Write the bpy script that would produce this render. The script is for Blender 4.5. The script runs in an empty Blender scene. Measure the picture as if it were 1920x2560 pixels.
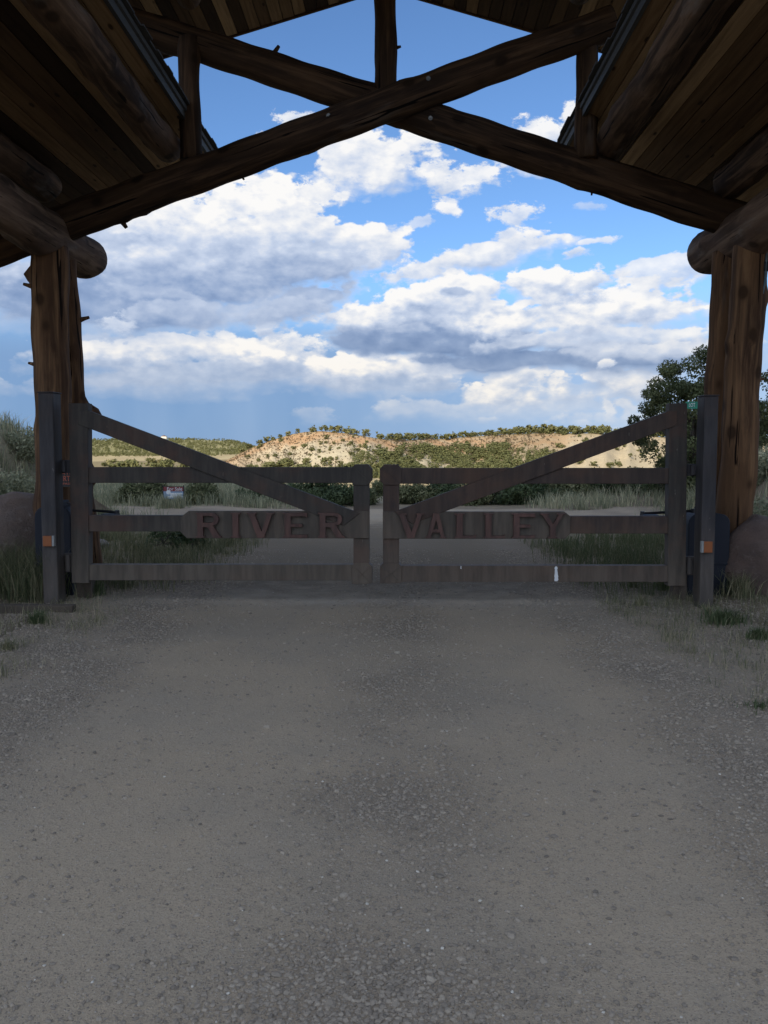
import bpy, math, random
import numpy as np
from math import radians, sin, cos, tan, atan2, sqrt, pi
from mathutils import Vector, Matrix, Quaternion

random.seed(7)
rng = np.random.default_rng(11)
SC = bpy.context.scene
COL = SC.collection

# ------------------------------------------------------------------ camera
FPX = 2213.0
CAM = np.array([0.18, 0.0, 1.5])
PITCH = radians(-4.1)
YAW = radians(1.03)
cam_d = bpy.data.cameras.new('camera')
cam_d.sensor_fit = 'VERTICAL'
cam_d.sensor_height = 24.0
cam_d.lens = 24.0 * FPX / 2560.0
cam_d.clip_start = 0.05
cam_d.clip_end = 30000
cam = bpy.data.objects.new('camera', cam_d)
cam.location = CAM
cam.rotation_euler = (radians(90) + PITCH, 0, YAW)
COL.objects.link(cam)
SC.camera = cam


def ray(px, py):
    x = (px - 960) / FPX
    z = (1280 - py) / FPX
    y = 1.0
    y, z = y * cos(PITCH) - z * sin(PITCH), y * sin(PITCH) + z * cos(PITCH)
    return np.array([x * cos(YAW) - y * sin(YAW), x * sin(YAW) + y * cos(YAW), z])


def at(px, py, Y):
    r = ray(px, py)
    p = CAM + r * (Y / r[1])
    return Vector((p[0], p[1], p[2]))


# ------------------------------------------------------------------ sun, sky
SUN_EL = radians(27)
SUN_AZ = radians(205)          # clockwise from +Y: behind the camera, to the left
sun_dir = Vector((sin(SUN_AZ) * cos(SUN_EL), cos(SUN_AZ) * cos(SUN_EL), sin(SUN_EL)))
sun_l = bpy.data.lights.new('sun', 'SUN')
sun_l.energy = 4.8
sun_l.angle = radians(0.53)
sun_l.color = (1.0, 0.88, 0.70)
sun = bpy.data.objects.new('sun', sun_l)
sun.rotation_euler = sun_dir.to_track_quat('Z', 'Y').to_euler()
COL.objects.link(sun)

SC.view_settings.view_transform = 'Standard'
SC.view_settings.look = 'None'
SC.view_settings.gamma = 1
SC.view_settings.exposure = 0.0
SC.view_settings.use_curve_mapping = False
SC.render.engine = 'CYCLES'
SC.cycles.max_bounces = 6
SC.cycles.diffuse_bounces = 3
SC.cycles.caustics_reflective = False
SC.cycles.caustics_refractive = False


class NT:
    """small helper for node trees"""
    def __init__(s, tree):
        s.t = tree
        s.n = tree.nodes
        s.l = tree.links

    def node(s, typ, **kw):
        n = s.n.new(typ)
        ins = kw.pop('ins', {})
        for k, v in kw.items():
            setattr(n, k, v)
        for k, v in ins.items():
            s.put(n.inputs[k], v)
        return n

    def put(s, sock, v):
        if isinstance(v, bpy.types.NodeSocket):
            s.l.new(v, sock)
        elif isinstance(v, bpy.types.Node):
            s.l.new(v.outputs[0], sock)
        else:
            if sock.type == 'RGBA' and hasattr(v, '__len__') and len(v) == 3:
                v = tuple(v) + (1.0,)
            sock.default_value = v

    def math(s, op, a, b=None, c=None, clamp=False):
        n = s.node('ShaderNodeMath', operation=op, use_clamp=clamp)
        s.put(n.inputs[0], a)
        if b is not None:
            s.put(n.inputs[1], b)
        if c is not None:
            s.put(n.inputs[2], c)
        return n.outputs[0]

    def vmath(s, op, a, b=None, scale=None):
        n = s.node('ShaderNodeVectorMath', operation=op)
        s.put(n.inputs[0], a)
        if b is not None:
            s.put(n.inputs[1], b)
        if scale is not None:
            s.put(n.inputs['Scale'], scale)
        return n.outputs[0] if op not in ('LENGTH', 'DISTANCE', 'DOT_PRODUCT') else n.outputs['Value']

    def noise(s, vec, scale, detail=4.0, rough=0.55, dist=0.0, dim='3D'):
        n = s.node('ShaderNodeTexNoise', noise_dimensions=dim)
        s.put(n.inputs['Vector'], vec)
        n.inputs['Scale'].default_value = scale
        n.inputs['Detail'].default_value = detail
        n.inputs['Roughness'].default_value = rough
        n.inputs['Distortion'].default_value = dist
        return n.outputs['Fac']

    def ramp(s, fac, a, b, lo=0.0, hi=1.0, smooth=True):
        n = s.node('ShaderNodeMapRange', interpolation_type='SMOOTHSTEP' if smooth else 'LINEAR')
        s.put(n.inputs['Value'], fac)
        for k, v in (('From Min', a), ('From Max', b), ('To Min', lo), ('To Max', hi)):
            n.inputs[k].default_value = v
        return n.outputs[0]

    def mix(s, fac, a, b, typ='MIX'):
        n = s.node('ShaderNodeMix', data_type='RGBA', blend_type=typ)
        s.put(n.inputs[0], fac)
        s.put(n.inputs[6], a)
        s.put(n.inputs[7], b)
        return n.outputs[2]

    def mapping(s, vec, loc=(0, 0, 0), rot=(0, 0, 0), scale=(1, 1, 1), typ='POINT'):
        n = s.node('ShaderNodeMapping', vector_type=typ)
        s.put(n.inputs['Vector'], vec)
        n.inputs['Location'].default_value = loc
        n.inputs['Rotation'].default_value = rot
        n.inputs['Scale'].default_value = scale
        return n.outputs[0]


world = bpy.data.worlds.new('World')
SC.world = world
world.use_nodes = True
W = NT(world.node_tree)
W.n.clear()
sky = W.node('ShaderNodeTexSky', sky_type='NISHITA')
sky.sun_disc = False
sky.sun_elevation = SUN_EL
sky.sun_rotation = SUN_AZ
sky.altitude = 1800
sky.air_density = 1.0
sky.dust_density = 0.6
sky.ozone_density = 2.5
tc = W.node('ShaderNodeTexCoord')
sep = W.node('ShaderNodeSeparateXYZ', ins={0: tc.outputs['Generated']})
az = W.math('ARCTAN2', sep.outputs[0], sep.outputs[1])
el = W.math('ARCSINE', sep.outputs[2])
U = W.node('ShaderNodeCombineXYZ', ins={0: az, 1: el}).outputs[0]   # radians


def azel(px, py):
    r = ray(px, py)
    r = r / np.linalg.norm(r)
    return atan2(r[0], r[1]), math.asin(r[2])


# cumulus masses laid out over the sky by bearing and elevation, the far low ones first; each has billowing
# sunlit tops and a soft blue-grey base
U3 = W.vmath('MULTIPLY', U, (1.0, 1.75, 1.0))
wn = W.node('ShaderNodeTexNoise', noise_dimensions='2D', ins={'Vector': U3, 'Scale': 8.0, 'Detail': 3.0, 'Roughness': 0.55})
warp = W.vmath('MULTIPLY', W.vmath('SUBTRACT', wn.outputs['Color'], (0.5, 0.5, 0.5)), (0.075, 0.035, 0.0))
P = W.vmath('ADD', U, warp)


def billow(vec):
    """heaped rounded lobes at three sizes with a little turbulence, about 0..1"""
    acc = None
    wv = W.vmath('ADD', vec, W.vmath('SCALE', W.node('ShaderNodeTexNoise', noise_dimensions='2D', ins={'Vector': vec, 'Scale': 22.0, 'Detail': 3.0}).outputs['Color'], scale=0.022))
    for sc_, am in ((13.0, .50), (31.0, .29), (70.0, .17)):
        v = W.node('ShaderNodeTexVoronoi', feature='SMOOTH_F1', voronoi_dimensions='2D', ins={'Vector': wv, 'Scale': sc_, 'Smoothness': .35})
        t = W.math('MULTIPLY', W.math('SUBTRACT', 1.0, v.outputs['Distance']), am)
        acc = t if acc is None else W.math('ADD', acc, t)
    f = W.noise(vec, 60.0, 5, .6, 0, '2D')
    return W.math('ADD', acc, W.math('MULTIPLY', f, .42))


B0 = billow(U3)
B1 = billow(W.vmath('ADD', U3, (-.007, .020, 0)))
BN = W.math('SUBTRACT', B0, 0.80)
BS = W.math('MULTIPLY', W.math('SUBTRACT', W.noise(U3, 34.0, 6, .66, 0, '2D'), .5), 1.5)
REL = W.math('MULTIPLY', W.math('SUBTRACT', B0, B1), 1.5)
SOFTN = W.math('MULTIPLY', W.math('SUBTRACT', W.noise(U3, 7.0, 4, .55, 0, '2D'), .5), .9)

# x, y, rx, ry, rotation, base brightness, top brightness, opacity, softness of the base, billow amount
MASS = [
    (1100, 655, 330, 45, 0, .55, .75, .55, 1.2, .5), (1560, 690, 300, 40, 0, .60, .85, .6, 1.0, .6), (1360, 655, 24, 26, 0, .8, 1.0, .8, .4, .6), (1415, 640, 34, 18, 0, .8, .95, .8, .4, .6), (1290, 682, 24, 9, 0, .8, .9, .8, .5, .6), (1045, 664, 30, 9, 0, .7, .9, .7, .5, .6), (1350, 700, 120, 10, 0, .8, .9, .7, .5, .6), (620, 668, 60, 30, 0, .6, .8, .35, 1.0, .6),
    (1300, 615, 290, 32, 0, .45, .6, .5, 1.0, .5), (1120, 590, 165, 52, 0, .55, 1.05, .95, .8, .8), (1400, 588, 130, 36, 0, .55, 1.05, .95, .7, .8), (1500, 555, 120, 40, 0, .5, .8, .7, .8, .7),
    (330, 575, 440, 48, 2, .36, .62, .75, 1.2, .4), (780, 590, 260, 34, 0, .40, .62, .7, 1.1, .5), (90, 520, 260, 60, 0, .45, .70, .8, 1.2, .5),
    (240, 505, 300, 46, 3, .62, 1.02, .95, .9, .7), (480, 510, 240, 60, -3, .60, .98, .9, .9, .7), (700, 540, 190, 52, -4, .60, 1.08, .98, .7, .8), (860, 548, 170, 40, 0, .60, 1.05, .95, .7, .8), (560, 478, 90, 28, 0, .8, 1.0, .9, .7, .7),
    (1430, 525, 330, 55, 0, .18, .40, .95, .9, .35), (1160, 530, 300, 34, 0, .20, .40, .95, .8, .35), (1480, 505, 300, 30, 0, .45, .85, .8, .8, .6), (1370, 540, 50, 14, 0, .75, .95, .85, .5, .7),
    (960, 470, 340, 56, -2, .14, .46, 1.0, .45, .35), (800, 478, 170, 30, 0, .16, .35, .9, .5, .3), (1330, 470, 330, 34, 0, .55, .92, .9, .9, .7), (830, 440, 80, 13, 0, .55, .8, .7, .6, .6),
    (1050, 415, 330, 62, 0, .30, .98, 1.0, .9, .75), (1360, 400, 330, 72, 3, .50, 1.0, .98, .9, .8), (760, 395, 230, 55, 8, .42, 1.05, 1.0, .8, .8), (980, 345, 120, 50, 0, .70, 1.12, 1.0, .8, .8), (1180, 335, 190, 48, 0, .55, 1.10, 1.0, .9, .85), (1310, 330, 90, 42, 0, .5, .95, .95, .9, .8), (500, 430, 40, 44, 0, .6, 1.05, .95, .6, .8), (940, 355, 40, 14, 0, .35, .5, .7, .6, .4),
    (590, 365, 180, 38, 18, .28, .60, .95, .9, .5), (700, 270, 170, 72, 12, .48, .98, .98, 1.0, .8), (890, 280, 90, 42, 10, .6, 1.0, .95, .8, .8), (1050, 245, 200, 42, 9, .62, .93, .95, .8, .7), (1500, 295, 150, 38, 4, .75, .90, .85, .8, .7),
    (70, 400, 320, 75, 0, .22, .46, .95, .9, .4), (170, 350, 430, 70, 2, .24, .42, 1.0, 1.0, .35), (480, 335, 190, 34, 8, .30, .70, .85, .9, .6), (90, 410, 55, 30, 0, .7, .9, .8, .7, .7), (200, 356, 110, 20, -8, .7, .85, .7, .9, .6),
    (360, 310, 440, 95, 2, .30, .62, 1.0, 1.0, .5), (420, 395, 300, 36, 3, .36, .60, .8, 1.1, .5),
    (150, 250, 500, 130, 0, .40, .80, 1.0, 1.0, .5), (420, 240, 300, 95, 6, .42, .85, 1.0, .9, .6), (640, 200, 190, 40, 3, .60, .95, .98, .8, .75), (420, 130, 230, 95, 0, .72, 1.08, 1.0, .9, .9), (560, 130, 110, 70, 0, .8, 1.06, .98, .8, .9), (250, 150, 160, 60, 0, .8, 1.05, .95, .9, .8), (480, 45, 60, 28, 0, .8, .9, .6, .6, .9),
    (740, 10, 190, 85, 3, .68, 1.0, .98, .8, .9), (640, 90, 60, 55, 0, .7, .85, .8, .8, .9), (920, 40, 70, 40, 0, .75, .95, .9, .7, .9), (1010, 48, 105, 42, 4, .75, 1.0, .92, .7, .9),
    (938, 125, 34, 24, 0, .8, 1.0, .95, .5, .7), (950, 100, 20, 10, 0, .8, .9, .7, .5, .7), (1130, 150, 75, 28, 0, .75, .98, .85, .6, .9), (1095, 192, 85, 20, 0, .8, 1.0, .9, .5, .8), (860, 158, 62, 11, 10, .8, .9, .6, .5, .9), (1275, 241, 34, 13, 0, .8, .98, .9, .5, .7), (1335, 215, 80, 11, 4, .8, .95, .8, .5, .8), (1310, 122, 50, 12, 0, .8, .9, .45, .6, .8), (1150, 20, 90, 20, -15, .8, .9, .5, .6, .9),
    (561, -92, 62, 27, 0, .8, 1.0, .85, .6, .9), (458, -60, 40, 22, 0, .8, 1.0, .85, .6, .9), (1203, -68, 85, 30, 0, .8, 1.02, .95, .6, .8), (1272, -104, 36, 30, 0, .8, 1.0, .9, .6, .8),
]
acc_b, acc_a = 0.8, 0.0
acc_bs = None
for (mx_, my_, rx_, ry_, rot_, b_, t_, op_, so_, am_) in MASS:
    a_, e_ = azel(200 + mx_ / 1.037, 400 + my_ / 1.037)
    # the running value rides along in z so that the masses are evaluated one after another
    vin = P if acc_bs is None else W.node('ShaderNodeVectorMath', operation='MULTIPLY_ADD', ins={0: acc_bs, 1: (0, 0, 1), 2: P}).outputs[0]
    m_ = W.mapping(vin, loc=(a_, e_, 0), rot=(0, 0, radians(rot_)), scale=(rx_ * 1.12 / 1.037 / FPX, ry_ * 1.12 / 1.037 / FPX, 1e6), typ='TEXTURE')
    ln = W.vmath('LENGTH', m_)
    yy_ = W.vmath('DOT_PRODUCT', m_, (0, 1, 0))
    small = rx_ < 112
    d_ = W.math('MULTIPLY_ADD', BS if small else BN, am_ * (2.0 if small else 1.9), W.math('SUBTRACT', 0.90 if small else 0.98, ln))
    wd = W.ramp(yy_, -.7, .35, so_, .34 if small else .15)
    al = W.math('MULTIPLY', W.math('DIVIDE', d_, wd, clamp=True), op_)
    sh = W.ramp(W.math('MULTIPLY_ADD', REL, 1.0 * am_, yy_), -.80, .62, b_, t_, smooth=False)
    acc_bs = W.math('MULTIPLY_ADD', al, W.math('SUBTRACT', sh, acc_b), acc_b)
    acc_a = W.math('MULTIPLY_ADD', al, W.math('SUBTRACT', 1.0, acc_a), acc_a)
    acc_b = acc_bs
# beyond the patch of sky in view the same broken cumulus carries on
aaz = W.math('ABSOLUTE', az)
outside = W.math('MAXIMUM', W.ramp(aaz, 0.50, 0.75), W.ramp(el, 0.52, 0.72))
gen = W.math('MULTIPLY', W.ramp(W.noise(U3, 3.2, 5, .6), 0.46, 0.56), outside)
acc_b = W.math('MULTIPLY_ADD', gen, W.math('SUBTRACT', .78, acc_b), acc_b)
acc_a = W.math('MAXIMUM', acc_a, gen)
alpha = acc_a
br = W.math('ADD', acc_b, W.math('ADD', W.math('MULTIPLY', REL, .22), W.math('MULTIPLY', SOFTN, .16)))
cr = W.node('ShaderNodeValToRGB', ins={0: br})
els = cr.color_ramp.elements
els[0].position = 0.0
els[0].color = (0.125, 0.215, 0.420, 1)
els[1].position = 1.0
els[1].color = (0.97, 0.96, 0.95, 1)
e = els.new(0.35)
e.color = (0.290, 0.395, 0.610, 1)
e = els.new(0.70)
e.color = (0.58, 0.665, 0.83, 1)
# warmer, hazier clouds towards the horizon
low = W.ramp(el, 0.18, 0.02)
ccol = W.mix(W.math('MULTIPLY', low, 0.9), cr.outputs[0], W.mix(1.0, cr.outputs[0], (1.0, 0.95, 0.87, 1), 'MULTIPLY'))
# the clear sky (Nishita), and the rain haze under the cloud deck near the horizon
skyc = W.mix(1.0, sky.outputs[0], (1.12, 1.38, 1.62, 1), 'MULTIPLY')
rain_n = W.noise(W.vmath('MULTIPLY', U, (1.0, 0.25, 1.0)), 14.0, 3, .5)
side = W.ramp(az, -0.16, 0.34)
rain_c = W.mix(side, (0.125, 0.265, 0.520, 1), (0.380, 0.540, 0.800, 1))
rain_c = W.mix(W.math('MULTIPLY', rain_n, 0.45), rain_c, (0.50, 0.62, 0.82, 1))
rain_a = W.ramp(el, 0.19, 0.09, 0.0, 0.95)
SKY_S = 0.1
# clouds out of view on the sun's side, brightened to lift the foreground light
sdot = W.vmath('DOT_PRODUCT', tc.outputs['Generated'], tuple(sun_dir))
sun_side_fill = W.math('ADD', 1.0, W.math('MULTIPLY', W.math('POWER', W.math('MAXIMUM', sdot, 0.0), 2.0), 1.6))
ccol10 = W.vmath('SCALE', ccol, scale=W.math('MULTIPLY', sun_side_fill, 1.0 / SKY_S))
rain10 = W.vmath('SCALE', rain_c, scale=1.0 / SKY_S)
c1 = W.mix(rain_a, skyc, rain10)
below_fade = W.ramp(el, -0.01, 0.05)
alpha2 = W.math('MULTIPLY', W.math('MULTIPLY', alpha, W.ramp(el, 0.012, 0.06, 0.55, 1.0)), below_fade)
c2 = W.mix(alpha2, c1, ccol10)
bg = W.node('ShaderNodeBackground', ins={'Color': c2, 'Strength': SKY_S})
wo = W.node('ShaderNodeOutputWorld', ins={0: bg.outputs[0]})
world.cycles.sampling_method = 'NONE'


# ------------------------------------------------------------------ object helpers
def tag(o, label=None, cat=None, group=None, kind=None):
    if label:
        o['label'] = label
    if cat:
        o['category'] = cat
    if group:
        o['group'] = group
    if kind:
        o['kind'] = kind
    return o


def woff(p):
    v = Vector((0, 0, 0))
    while p is not None:
        v += p.location
        p = p.parent
    return v


def empty(name, loc):
    o = bpy.data.objects.new(name, None)
    o.empty_display_size = 0.2
    o.location = loc
    COL.objects.link(o)
    return o


def link(name, me, mat=None, parent=None, loc=None, rot=None):
    """link mesh `me`; loc is in world space"""
    o = bpy.data.objects.new(name, me)
    if mat is not None and len(me.materials) == 0:
        me.materials.append(mat)
    COL.objects.link(o)
    l = Vector(loc) if loc is not None else Vector((0, 0, 0))
    if parent is not None:
        o.parent = parent
        l = l - woff(parent)
    o.location = l
    if rot is not None:
        o.rotation_euler = rot
    return o


def mesh_np(name, V, Fc, tint=None, smooth=False, col=None):
    """fast mesh from numpy arrays; Fc (n,3) or (n,4)"""
    V = np.asarray(V, dtype=np.float32)
    Fc = np.asarray(Fc, dtype=np.int32)
    k = Fc.shape[1]
    me = bpy.data.meshes.new(name)
    me.vertices.add(len(V))
    me.vertices.foreach_set('co', V.ravel())
    me.loops.add(Fc.size)
    me.loops.foreach_set('vertex_index', Fc.ravel())
    me.polygons.add(len(Fc))
    me.polygons.foreach_set('loop_start', np.arange(0, Fc.size, k, dtype=np.int32))
    me.polygons.foreach_set('use_smooth', np.full(len(Fc), smooth, dtype=bool))
    me.update(calc_edges=True)
    if tint is not None:
        a = me.attributes.new('tint', 'FLOAT', 'POINT')
        a.data.foreach_set('value', np.asarray(tint, dtype=np.float32))
    if col is not None:
        a = me.attributes.new('soil', 'FLOAT_COLOR', 'POINT')
        a.data.foreach_set('color', np.asarray(col, dtype=np.float32).ravel())
    return me


class MB:
    """collects boxes / tubes / prisms in world coordinates into one mesh"""
    def __init__(s):
        s.v = []
        s.f = []

    def add(s, vs, fs):
        b = len(s.v)
        s.v += [Vector(v) for v in vs]
        s.f += [tuple(i + b for i in f) for f in fs]
        return s

    def box(s, x0, x1, y0, y1, z0, z1):
        vs = [(x, y, z) for z in (z0, z1) for y in (y0, y1) for x in (x0, x1)]
        return s.add(vs, [(0, 2, 3, 1), (4, 5, 7, 6), (0, 1, 5, 4), (2, 6, 7, 3), (0, 4, 6, 2), (1, 3, 7, 5)])

    def prism(s, poly, y0, y1):
        """poly of (x, z) swept along y (counter-clockwise seen from -y)"""
        n = len(poly)
        vs = [(x, y0, z) for x, z in poly] + [(x, y1, z) for x, z in poly]
        fs = [tuple(range(n)), tuple(range(2 * n - 1, n - 1, -1))]
        for i in range(n):
            j = (i + 1) % n
            fs.append((i, i + n, j + n, j))
        return s.add(vs, fs)

    def tube(s, p0, p1, r0, r1=None, n=12):
        r1 = r0 if r1 is None else r1
        p0, p1 = Vector(p0), Vector(p1)
        q = (p1 - p0).to_track_quat('Z', 'Y')
        vs = []
        for p, r in ((p0, r0), (p1, r1)):
            for k in range(n):
                a = 2 * pi * k / n
                vs.append(p + q @ Vector((cos(a) * r, sin(a) * r, 0)))
        fs = [tuple(range(n - 1, -1, -1)), tuple(range(n, 2 * n))]
        for k in range(n):
            j = (k + 1) % n
            fs.append((k, j, j + n, k + n))
        return s.add(vs, fs)

    def build(s, name, mat, parent=None, bevel=0.0, smooth=False):
        me = bpy.data.meshes.new(name)
        c = sum(s.v, Vector()) / len(s.v)
        me.from_pydata([v - c for v in s.v], [], s.f)
        me.update()
        if smooth:
            for p in me.polygons:
                p.use_smooth = True
        o = link(name, me, mat, parent, c)
        if bevel:
            b = o.modifiers.new('bevel', 'BEVEL')
            b.width = bevel
            b.segments = 2
            b.limit_method = 'ANGLE'
            b.angle_limit = radians(40)
        return o


# ------------------------------------------------------------------ materials
def new_mat(name):
    m = bpy.data.materials.new(name)
    m.use_nodes = True
    N = NT(m.node_tree)
    N.n.clear()
    out = N.node('ShaderNodeOutputMaterial')
    b = N.node('ShaderNodeBsdfPrincipled')
    N.l.new(b.outputs[0], out.inputs[0])
    return m, N, b


def bump(N, b, h, strength=0.4, dist=0.02):
    n = N.node('ShaderNodeBump', ins={'Height': h, 'Strength': strength, 'Distance': dist})
    N.l.new(n.outputs[0], b.inputs['Normal'])


def simple_mat(name, col, rough=0.7, metal=0.0, var=0.25, scale=8.0):
    m, N, b = new_mat(name)
    o = N.node('ShaderNodeTexCoord').outputs['Object']
    f = N.noise(o, scale, 5, .6)
    c = N.mix(f, tuple(x * (1 - var) for x in col), tuple(min(1, x * (1 + var)) for x in col))
    N.put(b.inputs['Base Color'], c)
    b.inputs['Roughness'].default_value = rough
    b.inputs['Metallic'].default_value = metal
    bump(N, b, N.noise(o, scale * 8, 4), 0.15, 0.005)
    return m


def log_mat(name, light, mid, darkc, grey=0.25):
    m, N, b = new_mat(name)
    tcn = N.node('ShaderNodeTexCoord')
    oi = N.node('ShaderNodeObjectInfo')
    o = N.vmath('ADD', tcn.outputs['Object'], N.vmath('SCALE', (7.3, 3.1, 5.7), scale=oi.outputs['Random']))
    grain = N.noise(N.vmath('MULTIPLY', o, (14, 14, 0.9)), 1.0, 6, .6, .4)
    big = N.noise(N.vmath('MULTIPLY', o, (3, 3, 0.9)), 1.0, 4, .55)
    fine = N.noise(N.vmath('MULTIPLY', o, (70, 70, 3.0)), 1.0, 3, .6)
    c = N.mix(N.ramp(big, .34, .66), darkc, mid)
    c = N.mix(N.ramp(grain, .42, .72), c, light)
    c = N.mix(N.ramp(fine, .55, .75, 0, .5), c, darkc)
    vor = N.node('ShaderNodeTexVoronoi', feature='F1', ins={'Vector': N.vmath('MULTIPLY', o, (3.2, 3.2, 2.4)), 'Scale': 1.0, 'Randomness': 1.0})
    knot = N.ramp(vor.outputs['Distance'], .21, .12)
    c = N.mix(N.math('MULTIPLY', knot, .85), c, tuple(x * .25 for x in darkc))
    ring = N.ramp(vor.outputs['Distance'], .30, .17, 0, .45)
    c = N.mix(ring, c, tuple(x * .6 for x in mid))
    gn = N.noise(N.vmath('MULTIPLY', o, (2.2, 2.2, .5)), 1.3, 5, .65)
    c = N.mix(N.ramp(gn, .58, .72, 0, grey), c, (.23, .21, .19, 1))
    crack = N.noise(N.vmath('MULTIPLY', o, (22, 22, .55)), 1.0, 2, .5)
    ck = N.ramp(crack, .655, .69)
    c = N.mix(ck, c, tuple(x * .2 for x in darkc))
    N.put(b.inputs['Base Color'], c)
    b.inputs['Roughness'].default_value = .62
    h = N.math('SUBTRACT', N.math('MULTIPLY', grain, .5), N.math('ADD', N.math('MULTIPLY', ck, .9), N.math('MULTIPLY', knot, .4)))
    bump(N, b, N.math('ADD', h, N.math('MULTIPLY', fine, .2)), .55, .012)
    return m


M = {}
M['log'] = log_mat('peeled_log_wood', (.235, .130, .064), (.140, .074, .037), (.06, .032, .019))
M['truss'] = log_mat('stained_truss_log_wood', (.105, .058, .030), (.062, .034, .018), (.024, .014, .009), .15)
M['purlin'] = log_mat('weathered_purlin_wood', (.19, .115, .070), (.105, .062, .038), (.035, .021, .014), .5)
M['beam'] = log_mat('weathered_beam_wood', (.24, .160, .110), (.145, .090, .062), (.055, .035, .026), .5)


def plank_mat():
    m, N, b = new_mat('roof_plank_wood')
    tcn = N.node('ShaderNodeTexCoord')
    oi = N.node('ShaderNodeObjectInfo')
    o = N.vmath('ADD', tcn.outputs['Object'], N.vmath('SCALE', (17.3, 13.1, 15.7), scale=oi.outputs['Random']))
    g = N.noise(N.vmath('MULTIPLY', o, (24, 1.1, 24)), 1.0, 6, .6, .5)
    k = N.node('ShaderNodeValToRGB', ins={0: oi.outputs['Random']})
    el_ = k.color_ramp.elements
    el_[0].position = 0
    el_[0].color = (.040, .022, .012, 1)
    el_[1].position = 1
    el_[1].color = (.52, .345, .185, 1)
    for p_, c_ in ((.25, (.085, .048, .025, 1)), (.5, (.17, .100, .050, 1)), (.75, (.31, .195, .100, 1))):
        z = el_.new(p_)
        z.color = c_
    c = N.mix(N.ramp(g, .35, .7, 0, .75), k.outputs[0], N.mix(1.0, k.outputs[0], (.45, .42, .4, 1), 'MULTIPLY'))
    vor = N.node('ShaderNodeTexVoronoi', ins={'Vector': N.vmath('MULTIPLY', o, (7, 2.3, 7)), 'Scale': 1.0})
    kn = N.ramp(vor.outputs['Distance'], .16, .08)
    c = N.mix(N.math('MULTIPLY', kn, .8), c, (.02, .012, .008, 1))
    N.put(b.inputs['Base Color'], c)
    b.inputs['Roughness'].default_value = .7
    bump(N, b, g, .3, .004)
    return m


M['plank'] = plank_mat()
for k_ in ('log', 'truss', 'purlin', 'beam', 'plank'):
    b_ = [n for n in M[k_].node_tree.nodes if n.type == 'BSDF_PRINCIPLED'][0]
    b_.inputs['Specular IOR Level'].default_value = .15
    b_.inputs['Roughness'].default_value = .85


def steel_mat(name, base, rust, rust_amt=.5, dust=.6, dusttop=1.0):
    m, N, b = new_mat(name)
    g = N.node('ShaderNodeNewGeometry').outputs['Position']
    n1 = N.noise(g, 2.3, 6, .65)
    n2 = N.noise(N.vmath('MULTIPLY', g, (16, 16, 2.0)), 1.0, 5, .6)
    n3 = N.noise(g, 45.0, 4, .65)
    c = N.mix(N.ramp(n2, .35, .70), tuple(x * .82 for x in base), tuple(x * 1.55 for x in base))
    c = N.mix(N.ramp(n1, .46, .70, 0, rust_amt), c, rust)
    c = N.mix(N.ramp(n3, .60, .75, 0, rust_amt * .8), c, tuple(x * .7 for x in rust))
    # road dust thrown up on the lowest metal
    z = N.node('ShaderNodeSeparateXYZ', ins={0: g}).outputs[2]
    d = N.math('MULTIPLY', N.ramp(z, dusttop, .12), N.ramp(n2, .2, .75, .35, 1.0))
    c = N.mix(N.math('MULTIPLY', d, dust), c, (.17, .132, .094, 1))
    # sparse pale chips and streaks
    ch = N.noise(N.vmath('MULTIPLY', g, (60, 60, 9)), 1.0, 3, .5)
    c = N.mix(N.ramp(ch, .74, .79, 0, .6), c, (.30, .26, .23, 1))
    N.put(b.inputs['Base Color'], c)
    b.inputs['Roughness'].default_value = .68
    b.inputs['Metallic'].default_value = .15
    bump(N, b, N.math('ADD', n3, N.math('MULTIPLY', n2, .5)), .25, .004)
    return m


M['steel'] = steel_mat('dark_weathered_steel', (.036, .029, .022), (.105, .045, .025))
M['steel_red'] = steel_mat('reddish_weathered_steel', (.043, .027, .019), (.105, .048, .024), .55)
M['board'] = steel_mat('name_board_steel', (.060, .047, .034), (.10, .055, .034), .4, .5, 1.4)
M['post_steel'] = steel_mat('gate_post_steel', (.034, .030, .030), (.07, .04, .03), .35, .5)
M['letter'] = steel_mat('faded_red_letter_paint', (.082, .038, .028), (.055, .036, .028), .6, .2, 1.2)
M['black'] = simple_mat('black_painted_metal', (.012, .012, .014), .5, .2)
M['navy'] = simple_mat('dark_navy_plastic', (.006, .008, .016), .7, 0, .2)
M['bolt'] = simple_mat('galvanised_bolt_steel', (.16, .155, .14), .4, .8)
M['orange'] = simple_mat('orange_reflector', (.27, .080, .020), .35)
M['palegrey'] = simple_mat('pale_grey_bracket', (.28, .28, .26), .6)
M['conduit'] = simple_mat('blue_grey_conduit', (.10, .14, .16), .5, .3)
M['flash'] = simple_mat('grey_fascia_board', (.050, .048, .042), .7)
M['shingle'] = simple_mat('dark_roof_shingle', (.050, .048, .046), .85)
M['whitepaint'] = simple_mat('white_paint_smear', (.68, .68, .66), .6)
M['timber'] = simple_mat('landscape_timber_wood', (.085, .065, .045), .85, 0, .4, 5)
M['green_sign'] = simple_mat('green_street_sign', (.010, .22, .13), .4, 0, .1)
M['white'] = simple_mat('white_lettering', (.75, .76, .74), .5, 0, .05)
M['sign_black'] = simple_mat('black_sign_face', (.022, .018, .016), .5)
M['sign_red'] = simple_mat('red_sign_lettering', (.62, .13, .06), .5)
M['sign_maroon'] = simple_mat('maroon_sign_band', (.22, .045, .045), .5)
M['sign_blue'] = simple_mat('pale_blue_sign_face', (.24, .34, .45), .6, 0, .12)
M['stucco'] = simple_mat('cream_house_wall', (.72, .68, .60), .8, 0, .08, 1)
M['houseroof'] = simple_mat('brown_house_roof', (.16, .10, .08), .8, 0, .1, 1)


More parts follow.
